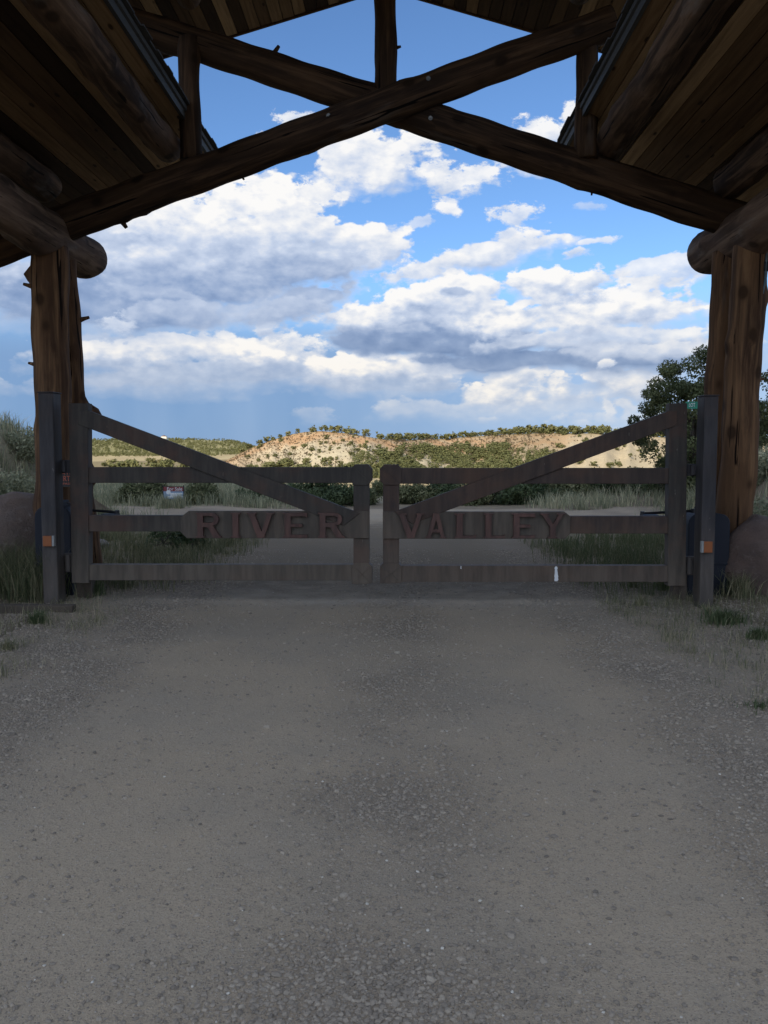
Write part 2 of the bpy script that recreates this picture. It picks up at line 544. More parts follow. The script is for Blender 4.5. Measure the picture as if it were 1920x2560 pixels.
def rock_mat(name, a, b_, c_):
    m, N, b = new_mat(name)
    o = N.node('ShaderNodeTexCoord').outputs['Object']
    n1 = N.noise(o, 2.2, 8, .65)
    n2 = N.noise(o, 11, 8, .7)
    n3 = N.noise(o, 90, 4, .6)
    c = N.mix(N.ramp(n1, .35, .65), a, b_)
    c = N.mix(N.ramp(n2, .55, .70, 0, .8), c, c_)
    c = N.mix(N.ramp(n3, .5, .7, 0, .35), c, tuple(x * .5 for x in a))
    N.put(b.inputs['Base Color'], c)
    b.inputs['Roughness'].default_value = .9
    bump(N, b, N.math('ADD', n2, N.math('ADD', N.math('MULTIPLY', n3, .3), N.math('MULTIPLY', n1, 1.5))), .9, .05)
    return m


M['redrock'] = rock_mat('red_sandstone', (.185, .122, .095), (.120, .088, .074), (.27, .20, .165))
M['tanrock'] = rock_mat('tan_sandstone', (.18, .125, .095), (.14, .105, .085), (.26, .21, .175))
M['greyrock'] = rock_mat('pale_grey_stone', (.33, .29, .26), (.25, .22, .20), (.42, .39, .36))


def tint_mat(name, a, b_, c_=None, rough=.8, transl=0.0, scale=0.0, randobj=False):
    """colour by the per-piece attribute 'tint' (0..1)"""
    m, N, b = new_mat(name)
    t = N.node('ShaderNodeAttribute', attribute_name='tint').outputs['Fac']
    if randobj:
        oi = N.node('ShaderNodeObjectInfo').outputs['Random']
        t = N.math('ADD', N.math('MULTIPLY', t, .65), N.math('MULTIPLY', oi, .35))
    c = N.mix(t, a, b_)
    if c_ is not None:
        c = N.mix(N.ramp(t, .75, 1.0), c, c_)
    if scale:
        g = N.node('ShaderNodeNewGeometry').outputs['Position']
        c = N.mix(N.ramp(N.noise(g, scale, 3), .35, .65, 0, .5), c, tuple(x * .55 for x in a))
    N.put(b.inputs['Base Color'], c)
    b.inputs['Roughness'].default_value = rough
    b.inputs['Specular IOR Level'].default_value = .25
    if transl:
        tr = N.node('ShaderNodeBsdfTranslucent', ins={'Color': c})
        mx = N.node('ShaderNodeMixShader', ins={0: transl, 1: b.outputs[0], 2: tr.outputs[0]})
        out = [n for n in N.n if n.type == 'OUTPUT_MATERIAL'][0]
        N.l.new(mx.outputs[0], out.inputs[0])
    return m


M['stone'] = tint_mat('gravel_stone', (.185, .155, .120), (.44, .37, .28), (.60, .55, .46), .85)
M['grass'] = tint_mat('dry_grass', (.090, .110, .050), (.33, .285, .165), (.46, .40, .25), .8, .25)
M['greengrass'] = tint_mat('green_weed_leaf', (.045, .070, .028), (.150, .180, .080), None, .6, .25)
M['sage'] = tint_mat('sage_brush_leaf', (.175, .195, .115), (.42, .41, .26), (.60, .53, .34), .8, .2)
M['leaf'] = tint_mat('juniper_leaf', (.042, .058, .024), (.165, .178, .075), (.25, .245, .115), .7, .2)
M['oakleaf'] = tint_mat('scrub_oak_leaf', (.034, .056, .024), (.125, .155, .068), None, .6, .25)
M['olive'] = tint_mat('olive_scrub_leaf', (.070, .085, .035), (.190, .195, .095), (.28, .26, .14), .8, .2)
M['farleaf'] = tint_mat('far_juniper_leaf', (.095, .110, .042), (.205, .195, .080), (.27, .23, .115), .85, .1, randobj=True)
M['scrub'] = tint_mat('dry_hill_scrub', (.10, .085, .05), (.19, .14, .085), None, .9)
M['bark'] = simple_mat('juniper_bark', (.085, .065, .050), .9, 0, .4, 10)


# ------------------------------------------------------------------ terrain
def sstep(a, b, x):
    t = np.clip((x - a) / (b - a), 0, 1)
    return t * t * (3 - 2 * t)


def fbm2(x, y, seed=0, octv=5, s=1.0, gain=.5):
    """cheap value-noise fbm"""
    r = np.random.default_rng(seed)
    tab = r.random((256, 256)).astype(np.float32)
    out = np.zeros_like(x, dtype=np.float64)
    amp = 1.0
    tot = 0
    for o in range(octv):
        X = x * s + 13.7 * o
        Yy = y * s + 7.9 * o
        xi = np.floor(X).astype(int)
        yi = np.floor(Yy).astype(int)
        fx = X - xi
        fy = Yy - yi
        fx = fx * fx * (3 - 2 * fx)
        fy = fy * fy * (3 - 2 * fy)
        a = tab[xi % 256, yi % 256]
        b = tab[(xi + 1) % 256, yi % 256]
        c = tab[xi % 256, (yi + 1) % 256]
        d = tab[(xi + 1) % 256, (yi + 1) % 256]
        out += amp * ((a * (1 - fx) + b * fx) * (1 - fy) + (c * (1 - fx) + d * fx) * fy)
        tot += amp
        amp *= gain
        s *= 2.03
    return out / tot - .5


VAL = -12.0
H_PX = np.array([-900, 300, 480, 540, 570, 610, 650, 690, 730, 770, 810, 860, 900, 950, 1000, 1060, 1120, 1170, 1230, 1300, 1360, 1430, 1500, 1580, 1650, 1750, 1900, 2600])
H_PY = np.array([1190, 1190, 1182, 1163, 1150, 1130, 1112, 1098, 1087, 1081, 1080, 1084, 1090, 1098, 1100, 1098, 1097, 1094, 1090, 1085, 1082, 1083, 1084, 1089, 1094, 1099, 1102, 1102])
F_PX = np.array([-3000, -200, 0, 100, 230, 350, 480, 600, 700, 800, 1000, 4000])
F_PY = np.array([1096, 1097, 1099, 1102, 1100, 1097, 1097, 1101, 1103, 1104, 1106, 1106])


def pxof(x, y):
    """bearing of a ground point, written as a picture column (front half only)"""
    a = np.arctan2(x - CAM[0], np.maximum(y, 1e-3)) + YAW
    return 960 + FPX * np.tan(np.clip(a, -1.45, 1.45))


def crest_r(px):
    return 540 + 50 * sstep(900, 1150, px) + 25 * np.sin(px * .012)


def terrain(x, y):
    x = np.asarray(x, dtype=np.float64)
    y = np.asarray(y, dtype=np.float64)
    r = np.hypot(x, y)
    front = sstep(5, 60, y)
    z = np.zeros_like(x)
    # terrace with the road falls away to the valley floor
    drop = sstep(34, 150, r) * (0.3 + .7 * sstep(0, 40, y + r * .2))
    z += VAL * drop
    z += sstep(26, 40, y) * (1 - drop) * -.25
    z += fbm2(x, y, 3, 4, .02) * 2.0 * sstep(60, 200, r)
    px = pxof(x, y)
    # the near hills
    cr = crest_r(px)
    zc = 1.5 + (1121.4 - np.interp(px, H_PX, H_PY)) / FPX * cr
    foot = cr - 110
    t = np.clip((r - foot) / (cr - foot), 0, 1)
    prof = np.where(t < 1, t ** 1.15 * (1.0) + .10 * np.sin(t * pi), 1.0)
    back = sstep(cr, cr + 300, r)
    hz = (zc - VAL) * prof * (1 - .8 * back)
    gul = (np.abs(fbm2(px * .02, r * .004, 9, 4, 1.0)) * 2) ** .8
    hz += -6.5 * gul * np.sin(np.clip(t, 0, 1) * pi) * (zc - VAL) / 25 + fbm2(x, y, 5, 4, .045) * 2.6 * np.sin(np.clip(t, 0, 1) * pi)
    z += np.where(r > foot, np.maximum(hz, 0), 0) * front
    # the far green ridge
    cf = 2500.0
    zf = 1.5 + (1121.4 - np.interp(px, F_PX, F_PY + 3)) / FPX * cf
    tf = sstep(1650, cf, r)
    lowf = (zf - VAL + 1.2 * fbm2(px * .01, r * .003, 21, 4, 1.0)) * tf * (1 - .5 * sstep(cf, cf + 800, r))
    z += np.where(r > 1650, lowf, 0) * front * sstep(700, 560, px)
    z += np.where(r > 1650, (zf - VAL) * .7 * tf, 0) * (1 - front)
    # last mesa on the skyline
    z += front * sstep(3600, 4600, r) * (30 + 22 * sstep(150, -100, px)) * sstep(700, 500, px)
    # banks on both sides of the gateway
    e_ = sstep(10.2, 13.0, y) * sstep(20, 16, y)
    z += e_ * (1.75 + .35 * fbm2(x, y, 31, 3, .5)) * sstep(-5.5, -6.9, x) * sstep(60, 25, -x)
    e2 = sstep(9.8, 13, y) * sstep(20, 16, y)
    z += e2 * (1.15 + .3 * fbm2(x, y, 33, 3, .5)) * sstep(5.0, 6.8, x) * sstep(60, 30, x)
    z += sstep(21.5, 24, y) * sstep(34, 27, y) * .12 * sstep(-2.0, -6.0, x)
    z += sstep(21.0, 24, y) * sstep(34, 27, y) * .28 * sstep(3.0, 8.0, x)
    # verge relief
    z += fbm2(x, y, 41, 4, .9) * .16 * sstep(2.9, 4.0, np.abs(x)) * sstep(60, 30, r)
    z += .05 * sstep(2.6, 4.2, np.abs(x)) * sstep(60, 20, r)
    return z


def terrain_colour(x, y, z):
    r = np.hypot(x, y)
    px = pxof(x, y)
    n = fbm2(x, y, 51, 5, .03)
    n2 = fbm2(x, y, 52, 4, .15)

    def C(*a):
        return np.array(a)[None, :]
    col = np.repeat(C(.26, .21, .15), len(x), 0)             # verge soil
    def lay(col, c, w):
        w = np.clip(w, 0, 1)[:, None]
        return col * (1 - w) + c * w
    col = lay(col, C(.28, .25, .16), sstep(8, 14, r) * sstep(-.2, .3, n2))
    valley = C(.54, .44, .24)
    col = lay(col, valley, sstep(60, 120, r))
    col = lay(col, C(.45, .35, .19), sstep(60, 120, r) * sstep(-.02, .12, n) * .8)
    cr = crest_r(px)
    foot = cr - 110
    t = np.clip((r - foot) / (cr - foot), 0, 1.2)
    ish = sstep(-.05, .06, t) * (r > foot - 20) * (r < 1000)
    pale = C(.60, .515, .345)
    pale2 = C(.57, .46, .30)
    hill = np.repeat(pale, len(x), 0)
    wob = fbm2(px * .01, r * .01, 61, 5, 1.0) * .9
    band = np.sin((t + wob * .35) * 26) * .5 + .5
    hill = lay(hill, pale2, band * .45)
    orange = C(.54, .33, .17)
    ow = sstep(.62, .84, t + wob * .35 + .20 * sstep(960, 1060, px) * sstep(1400, 1300, px)) * sstep(1.12, 1.0, t)
    hill = lay(hill, orange, ow * .95 * (.45 + .55 * sstep(-.12, .1, n2)))
    lo = sstep(720, 560, px) * sstep(.15, .5, t)
    hill = lay(hill, orange, lo * .55)
    brown = C(.32, .235, .14)
    hill = lay(hill, brown, .6 * sstep(1120, 1260, px) * sstep(1440, 1380, px) * (t > .1))
    tan = C(.55, .45, .29)
    hill = lay(hill, tan, .8 * sstep(1380, 1450, px))
    hill = lay(hill, C(.23, .20, .10), .75 * sstep(.93, 1.02, t))
    col = lay(col, hill, ish)
    col = lay(col, C(.30, .285, .125), sstep(1650, 1800, r) * (.75 + .5 * n))
    col = lay(col, C(.30, .28, .20), sstep(3600, 4200, r))
    return col


# polar sheet of ground round the camera, finest in front
angs = np.concatenate([np.linspace(-180, -42, 70, endpoint=False), np.linspace(-42, 40, 470, endpoint=False), np.linspace(40, 180, 71)])[:-1]
rads = np.concatenate([np.geomspace(1.2, 60, 130, endpoint=False), np.geomspace(60, 400, 60, endpoint=False),
                       np.linspace(400, 700, 90, endpoint=False), np.geomspace(700, 12000, 70)])
A_, R_ = np.meshgrid(np.radians(angs), rads)
TX = (R_ * np.sin(A_)).ravel()
TY = (R_ * np.cos(A_)).ravel()
TZ = terrain(TX, TY)
TC = terrain_colour(TX, TY, TZ)
na, nr = len(angs), len(rads)
ii, jj = np.meshgrid(np.arange(nr - 1), np.arange(na), indexing='ij')
j2 = (jj + 1) % na
quads = np.stack([ii * na + jj, ii * na + j2, (ii + 1) * na + j2, (ii + 1) * na + jj], -1).reshape(-1, 4)
# close the middle
TV = np.column_stack([TX, TY, TZ])
hub = len(TV)
TV = np.vstack([TV, [[0, 0, 0.0]]])
TC = np.vstack([TC, TC[:1]])
hub_q = np.array([[hub, j, (j + 1) % na, hub] for j in range(na)])
me = mesh_np('terrain', TV, quads[:, ::-1], smooth=True, col=np.column_stack([TC, np.ones(len(TC))]))


def ground_mat():
    m, N, b = new_mat('earth_and_dry_ground')
    g = N.node('ShaderNodeNewGeometry').outputs['Position']
    a = N.node('ShaderNodeAttribute', attribute_name='soil').outputs['Color']
    n1 = N.noise(g, .9, 6, .65)
    n2 = N.noise(g, 18, 5, .65)
    n3 = N.noise(g, .12, 6, .7)
    c = N.mix(N.ramp(n1, .35, .68, 0, .5), a, N.mix(1.0, a, (.62, .62, .60, 1), 'MULTIPLY'))
    c = N.mix(N.ramp(n2, .45, .7, 0, .5), c, N.mix(1.0, c, (.5, .5, .5, 1), 'MULTIPLY'))
    c = N.mix(N.ramp(n3, .52, .66, 0, .35), c, N.mix(1.0, a, (1.18, 1.14, 1.10, 1), 'MULTIPLY'))
    N.put(b.inputs['Base Color'], c)
    b.inputs['Roughness'].default_value = .95
    b.inputs['Specular IOR Level'].default_value = .1
    bump(N, b, N.math('ADD', n2, n1), .5, .03)
    return m


M['ground'] = ground_mat()
tag(link('ground', me, M['ground']), 'dusty ground with dry verges, valley floor, pale hill and far ridge', None, None, 'structure')
# small disc under the camera closing the sheet
rr = [(0, 0, 0.0)] + [(1.25 * sin(a), 1.25 * cos(a), 0.0) for a in np.linspace(0, 2 * pi, 40, endpoint=False)]


# ------------------------------------------------------------------ road
def road_edge_l(y):
    return -3.35 - .25 * np.sin(y * .7) - .9 * sstep(9, 12, y) * sstep(14, 10, y) * 0 + .75 * sstep(9, 13, y)


def road_edge_r(y):
    return 3.15 + .2 * np.sin(y * .9 + 1) - .75 * sstep(9, 13, y)


ry = np.concatenate([np.arange(-6, 12, .08), np.arange(12, 21.8, .2)])
NU = 70
V = []
for y in ry:
    w = sstep(16.0, 18.5, y)          # the mouth of the cross track
    el_, er_ = road_edge_l(y), road_edge_r(y)
    el_ = el_ * (1 - w) + (-12.5) * w
    er_ = er_ * (1 - w) + (11.5) * w
    for k in range(NU + 1):
        u = k / NU
        x = el_ + (er_ - el_) * u
        V.append((x, y, 0))
V = np.array(V)
tz = terrain(V[:, 0], V[:, 1])


def road_lift(x, y):
    rut = -.012 * np.exp(-((np.abs(x + .05) - .95) / .35) ** 2) + .008 * np.exp(-(x / .3) ** 2)
    return .022 + rut + fbm2(x, y, 77, 4, 1.4) * .015


rut = -.018 * (np.exp(-((np.abs(V[:, 0] + .05) - .95) / .35) ** 2)) + .012 * np.exp(-(V[:, 0] / .3) ** 2)
und = fbm2(V[:, 0], V[:, 1], 77, 4, 1.4) * .03
V[:, 2] = np.maximum(tz, 0) + road_lift(V[:, 0], V[:, 1])
uu = np.tile(np.linspace(0, 1, NU + 1), len(ry))
edge = np.minimum(uu, 1 - uu)
V[:, 2] -= .045 * sstep(.035, .0, edge)
V[:, 2] = np.where(V[:, 1] > 99, V[:, 2] + .02, V[:, 2])
ny = len(ry)
i0, k0 = np.meshgrid(np.arange(ny - 1), np.arange(NU), indexing='ij')
rq = np.stack([i0 * (NU + 1) + k0, i0 * (NU + 1) + k0 + 1, (i0 + 1) * (NU + 1) + k0 + 1, (i0 + 1) * (NU + 1) + k0], -1).reshape(-1, 4)


def gravel_density(x, y):
    """loose stones: a ridge between the wheel tracks and both shoulders"""
    c = .60 * np.exp(-((x - .14) / .36) ** 2)
    s = 1.0 * sstep(1.25, 2.0, np.abs(x + .08) + .25 * fbm2(x, y, 81, 3, .8))
    n = fbm2(x, y, 82, 4, 2.2)
    d = (c + s * .85 + .10) * (.35 + 2.2 * np.clip(n + .16, 0, .6))
    return np.clip(d, 0, 1)


def road_mat():
    m, N, b = new_mat('packed_gravel_road')
    g = N.node('ShaderNodeNewGeometry').outputs['Position']
    t = N.node('ShaderNodeAttribute', attribute_name='tint').outputs['Fac']
    n0 = N.noise(g, .55, 4, .6)
    n1 = N.noise(g, 3.0, 6, .65)
    n2 = N.noise(g, 120, 4, .7)
    n3 = N.noise(g, 420, 2, .6)
    base = N.mix(N.ramp(n0, .38, .62), (.455, .362, .250, 1), (.400, .330, .240, 1))
    base = N.mix(N.ramp(n1, .40, .70, 0, .45), base, (.485, .380, .262, 1))
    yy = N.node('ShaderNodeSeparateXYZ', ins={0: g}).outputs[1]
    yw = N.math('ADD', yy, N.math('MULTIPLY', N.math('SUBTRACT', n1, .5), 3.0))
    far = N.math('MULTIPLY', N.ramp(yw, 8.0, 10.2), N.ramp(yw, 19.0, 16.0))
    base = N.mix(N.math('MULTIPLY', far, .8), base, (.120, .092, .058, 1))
    base = N.mix(N.math('MULTIPLY', t, .70), base, (.225, .182, .133, 1))
    base = N.mix(N.ramp(n2, .50, .68, 0, .55), base, (.150, .132, .118, 1))
    base = N.mix(N.ramp(n2, .42, .28, 0, .45), base, (.47, .42, .36, 1))
    v = N.node('ShaderNodeTexVoronoi', ins={'Vector': g, 'Scale': 95.0})
    sp = N.ramp(v.outputs['Distance'], .30, .12)
    vc = N.node('ShaderNodeSeparateColor', ins={0: v.outputs['Color']}).outputs[0]
    spk = N.math('MULTIPLY', sp, N.ramp(vc, .72, .80))
    base = N.mix(N.math('MULTIPLY', spk, .7), base, (.55, .51, .46, 1))
    spk2 = N.math('MULTIPLY', sp, N.ramp(vc, .30, .22))
    base = N.mix(N.math('MULTIPLY', spk2, .7), base, (.09, .082, .078, 1))
    N.put(b.inputs['Base Color'], base)
    b.inputs['Roughness'].default_value = .95
    b.inputs['Specular IOR Level'].default_value = .15
    n4 = N.noise(g, 38, 5, .7)
    h = N.math('ADD', N.math('ADD', N.math('MULTIPLY', n2, .6), N.math('MULTIPLY', n4, 1.2)), N.math('ADD', N.math('MULTIPLY', sp, .5), N.math('MULTIPLY', n3, .15)))
    bump(N, b, h, .8, .010)
    return m


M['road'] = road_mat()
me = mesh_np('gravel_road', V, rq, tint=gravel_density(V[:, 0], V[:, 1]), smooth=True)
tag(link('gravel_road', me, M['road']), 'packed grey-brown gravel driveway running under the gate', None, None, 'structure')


# ------------------------------------------------------------------ scatter helpers
def icosa():
    p = (1 + 5 ** .5) / 2
    v = np.array([(-1, p, 0), (1, p, 0), (-1, -p, 0), (1, -p, 0), (0, -1, p), (0, 1, p), (0, -1, -p), (0, 1, -p), (p, 0, -1), (p, 0, 1), (-p, 0, -1), (-p, 0, 1)])
    f = np.array([(0, 11, 5), (0, 5, 1), (0, 1, 7), (0, 7, 10), (0, 10, 11), (1, 5, 9), (5, 11, 4), (11, 10, 2), (10, 7, 6), (7, 1, 8), (3, 9, 4), (3, 4, 2), (3, 2, 6), (3, 6, 8), (3, 8, 9), (4, 9, 5), (2, 4, 11), (6, 2, 10), (8, 6, 7), (9, 8, 1)])
    return v / np.linalg.norm(v[0]), f


def merge_inst(tv, tf, pos, scl, rot, tint, jitter=0.0, ttint=None):
    """copies of a template as plain arrays. scl (n,3)"""
    n, k = len(pos), len(tv)
    c, s = np.cos(rot)[:, None], np.sin(rot)[:, None]
    P_ = tv[None] * scl[:, None, :]
    if jitter:
        P_ = P_ * (1 + rng.uniform(-jitter, jitter, (n, k, 1)))
    x = P_[..., 0] * c - P_[..., 1] * s
    y = P_[..., 0] * s + P_[..., 1] * c
    V_ = np.stack([x, y, P_[..., 2]], -1) + pos[:, None, :]
    F_ = tf[None] + (np.arange(n) * k)[:, None, None]
    T_ = np.repeat(tint, k)
    if ttint is not None:
        T_ = np.clip(np.tile(ttint, n) * .75 + T_ * .4 - .07, 0, 1)
    return V_.reshape(-1, 3), F_.reshape(-1, tf.shape[1]), T_


# loose gravel
IV, IF = icosa()
NG = 520000
gy = 1.9 + (rng.random(NG) ** 2.0) * 11.0
half = .52 * gy + .35
gx = CAM[0] - .018 * gy + rng.uniform(-1, 1, NG) * half
gd = gravel_density(gx, gy)
keep = (rng.random(NG) < gd * .75) & (gx > -3.9) & (gx < 3.7)
gx, gy, gd = gx[keep][:80000], gy[keep][:80000], gd[keep][:80000]
n = len(gx)
sz = (.0024 + .0058 * rng.random(n) ** 2.6) * (1 + .35 * np.minimum(gy, 8) / 4)
big = rng.random(n) < .015
sz = np.where(big, sz * 1.7, sz)
inr = sstep(-.02, .08, np.minimum(gx - road_edge_l(gy), road_edge_r(gy) - gx))
gz = terrain(gx, gy) + road_lift(gx, gy) * inr
pos = np.column_stack([gx, gy, gz + sz * .12])
scl = np.column_stack([sz * rng.uniform(.8, 1.4, n), sz * rng.uniform(.8, 1.3, n), sz * rng.uniform(.5, .85, n)])
tn = np.clip(rng.normal(.40, .18, n), 0, .75)
tn = np.where((rng.random(n) < .012) & (sz < .0065), 1.0, tn)
v_, f_, t_ = merge_inst(IV, IF, pos, scl, rng.uniform(0, 6.28, n), tn, .22)
tag(link('loose_gravel', mesh_np('loose_gravel', v_, f_, t_), M['stone']), 'loose grey gravel stones scattered over the driveway and its shoulders', None, None, 'stuff')


def grass_arrays(px_, py_, pz_, h, lean, width, tint):
    """each blade: two triangles bent over"""
    n = len(px_)
    a = rng.uniform(0, 2 * pi, n)
    b = a + rng.uniform(-.8, .8, n) + pi / 2
    dx, dy = np.cos(a) * lean * h, np.sin(a) * lean * h
    wx, wy = np.cos(b) * width, np.sin(b) * width
    base = np.column_stack([px_, py_, pz_])
    p0 = base + np.column_stack([-wx, -wy, -.02 * np.ones(n)])
    p1 = base + np.column_stack([wx, wy, -.02 * np.ones(n)])
    mid = base + np.column_stack([dx * .35, dy * .35, h * .6])
    m0 = mid + np.column_stack([-wx * .7, -wy * .7, 0 * h])
    m1 = mid + np.column_stack([wx * .7, wy * .7, 0 * h])
    tip = base + np.column_stack([dx, dy, h])
    V_ = np.stack([p0, p1, m1, m0, tip], 1).reshape(-1, 3)
    k = np.arange(n)[:, None] * 5
    F_ = np.concatenate([k + np.array([0, 1, 2]), k + np.array([0, 2, 3]), k + np.array([3, 2, 4])], 0)
    return V_, F_, np.repeat(tint, 5)


def grass_field(name, label, n, fx, fy, hlo, hhi, mat, tlo=0, thi=1, clump=0, lean=.45, width=.004, dens=None):
    x = rng.uniform(fx[0], fx[1], n)
    y = rng.uniform(fy[0], fy[1], n)
    if clump:
        cx = rng.uniform(fx[0], fx[1], clump)
        cy = rng.uniform(fy[0], fy[1], clump)
        k = rng.integers(0, clump, n)
        rr_ = np.abs(rng.normal(0, .10 + .04 * (y.mean() / 10), n))
        aa = rng.uniform(0, 2 * pi, n)
        x = cx[k] + np.cos(aa) * rr_
        y = cy[k] + np.sin(aa) * rr_
    if dens is not None:
        kp = rng.random(n) < dens(x, y)
        x, y = x[kp], y[kp]
    n = len(x)
    z = terrain(x, y)
    h = rng.uniform(hlo, hhi, n) * (.75 + .5 * (fbm2(x, y, 91, 3, .8) + .5))
    t = np.clip(rng.uniform(tlo, thi, n) + .5 * fbm2(x, y, 93, 3, .5), 0, 1)
    v, f, t = grass_arrays(x, y, z, h, rng.uniform(.1, lean, n), np.full(n, width) * rng.uniform(.6, 1.4, n), t)
    me = mesh_np(name, v, f, t)
    return tag(link(name, me, mat), label, None, None, 'stuff')


# ------------------------------------------------------------------ shade: a cumulus out of view overhead-behind, between the sun and the gateway
def cloud_mesh(centre, rx, ry, rz, seed):
    r = np.random.default_rng(seed)
    nu, nv = 96, 48
    th = np.linspace(0, 2 * pi, nu, endpoint=False)
    ph = np.linspace(-pi / 2, pi / 2, nv)
    T, Ph = np.meshgrid(th, ph)
    x, y, z = np.cos(Ph) * np.cos(T), np.cos(Ph) * np.sin(T), np.sin(Ph)
    lump = 1 + .35 * fbm2(x * 3 + 9, y * 3 + z * 2 + 9, seed, 4, 1.0)
    z = np.where(z < 0, z * .25, z)
    V_ = np.stack([x * rx * lump, y * ry * lump, z * rz * lump], -1).reshape(-1, 3) + np.array(centre)
    i, j = np.meshgrid(np.arange(nv - 1), np.arange(nu), indexing='ij')
    j_ = (j + 1) % nu
    F_ = np.stack([i * nu + j, i * nu + j_, (i + 1) * nu + j_, (i + 1) * nu + j], -1).reshape(-1, 4)
    return mesh_np('cloud', V_, F_, smooth=True)


M['cloud'] = simple_mat('cumulus_cloud', (.86, .87, .90), 1.0, 0, .03, .01)
ALT = 330.0
shade_c = Vector((0, 2, 0))
cc = shade_c + sun_dir * (ALT / sun_dir.z)
cl = link('cloud', cloud_mesh((cc.x, cc.y, ALT), 150, 62, 45, 4), M['cloud'])
tag(cl, 'white cumulus cloud drifting high behind the viewer and shading the gateway', None, None, 'structure')

# ------------------------------------------------------------------ the log gateway
def log_mesh(L, r0, r1, seed, wob=.012, lumpy=1.0, round_end=0.0, stubs=(), nseg=None, burl=()):
    """a peeled log along +Z, length L; stubs (z, angle, length, radius), burl (z, angle, amount, size)"""
    r = np.random.default_rng(seed)
    n = 28
    ns = nseg or max(8, int(L / .07))
    zs = np.linspace(0, L, ns + 1)
    ph = r.uniform(0, 6.28, 12)
    k = r.integers(0, 10000)
    kn = [(r.uniform(0, L), r.uniform(0, 6.28), r.uniform(.010, .024), r.uniform(.05, .09)) for _ in range(int(L * 2.6))]
    kn += list(burl)
    V_ = []
    for z in zs:
        t = z / L
        rad = r0 + (r1 - r0) * t
        if round_end:
            if z < round_end:
                rad *= sqrt(max(0.02, 1 - (1 - z / round_end) ** 2)) * .35 + .65
            if L - z < round_end:
                rad *= sqrt(max(0.02, 1 - (1 - (L - z) / round_end) ** 2)) * .35 + .65
        cx = wob * sin(z * 1.1 + ph[0]) + wob * .5 * sin(z * 2.7 + ph[1])
        cy = wob * sin(z * .9 + ph[2]) + wob * .5 * sin(z * 3.1 + ph[3])
        for q in range(n):
            a = 2 * pi * q / n
            d = lumpy * (.012 * sin(2 * a + ph[4] + z * .5) + .007 * sin(3 * a + ph[5] - z * 1.3) + .006 * sin(z * 5 + ph[6] + a)) + .005 * sin(z * 11 + 2 * a + ph[7])
            for kz, ka, am, sg in kn:
                if abs(z - kz) < 3 * sg:
                    da = (a - ka + pi) % (2 * pi) - pi
                    d += am * math.exp(-((z - kz) / sg) ** 2 - (da * rad / sg) ** 2)
            rr_ = rad * (1 + .25 * d / .1) + d * .5
            V_.append((cx + cos(a) * rr_, cy + sin(a) * rr_, z))
    F_ = []
    for i in range(ns):
        for q in range(n):
            q2 = (q + 1) % n
            F_.append((i * n + q, i * n + q2, (i + 1) * n + q2, (i + 1) * n + q))
    F_.append(tuple(range(n - 1, -1, -1)))
    F_.append(tuple(ns * n + q for q in range(n)))
    nf = len(F_)
    for (z, a, ln, sr) in stubs:
        rad = r0 + (r1 - r0) * z / L
        p0 = Vector((cos(a) * rad * .8, sin(a) * rad * .8, z))
        d = Vector((cos(a), sin(a), .25)).normalized()
        q_ = d.to_track_quat('Z', 'Y')
        b0 = len(V_)
        for (f, rs) in ((0, 1.5), (rad * .2 + ln * .25, 1.05), (rad * .2 + ln, .75)):
            for q in range(7):
                aa = 2 * pi * q / 7
                V_.append(tuple(p0 + d * f + q_ @ Vector((cos(aa) * sr * rs, sin(aa) * sr * rs, 0))))
        for i in range(2):
            for q in range(7):
                q2 = (q + 1) % 7
                F_.append((b0 + i * 7 + q, b0 + i * 7 + q2, b0 + (i + 1) * 7 + q2, b0 + (i + 1) * 7 + q))
        F_.append(tuple(b0 + 14 + q for q in range(7)))
    me = bpy.data.meshes.new('log')
    me.from_pydata(V_, [], F_)
    for i, p in enumerate(me.polygons):
        p.use_smooth = len(p.vertices) == 4
    me.update()
    return me


def log(name, p0, p1, r0, r1, mat, parent, seed, label=None, **kw):
    p0, p1 = Vector(p0), Vector(p1)
    d = p1 - p0
    me = log_mesh(d.length, r0, r1, seed, **kw)
    o = link(name, me, mat, parent, p0)
    o.rotation_mode = 'QUATERNION'
    # local +X points right on uprights, local +Y points up on the others
    z_ = d.normalized()
    if abs(z_.z) > .9:
        x_ = (Vector((1, 0, 0)) - z_ * z_.x).normalized()
        y_ = z_.cross(x_)
    else:
        y_ = (Vector((0, 0, 1)) - z_ * z_.z).normalized()
        x_ = y_.cross(z_)
    o.rotation_quaternion = Matrix((x_, y_, z_)).transposed().to_quaternion()
    if label:
        o['label'] = label
    return o


GW = empty('log_gateway', (0.05, 9.5, 0))
tag(GW, 'tall peeled-log gateway with scissor truss and two-level plank roof over the gravel drive', 'gateway')

YT = 9.5
# posts: a pair of logs each side
log('post', at(118 + 4, 640, 9.3) * 1 + Vector((0, 0, -3.62)), at(118, 640, 9.3) + Vector((0, 0, .1)), .190, .185, M['log'], GW, 21, 'honey brown front log post on the left', wob=.02,
    stubs=((2.5, pi, .05, .018), (3.3, pi + .3, .06, .02)), burl=((3.42, pi, .12, .07), (1.0, -2.6, .04, .15)))
log('post', (-3.315, 9.74, -.05), (-3.475, 9.74, 3.62), .168, .140, M['log'], GW, 22, 'darker rear log post on the left with burls', wob=.02,
    stubs=((2.95, 0.1, .08, .022),), burl=((1.93, -.1, .20, .09), (1.25, 0, .15, .08)))
log('post', (3.66, 9.25, -.05), (3.72, 9.25, 3.58), .198, .180, M['log'], GW, 23, 'honey brown front log post on the right', wob=.02,
    stubs=((3.15, .2, .05, .02), (2.25, .1, .05, .014)), burl=((3.1, .1, .05, .09), (2.62, -2.9, .05, .1)))
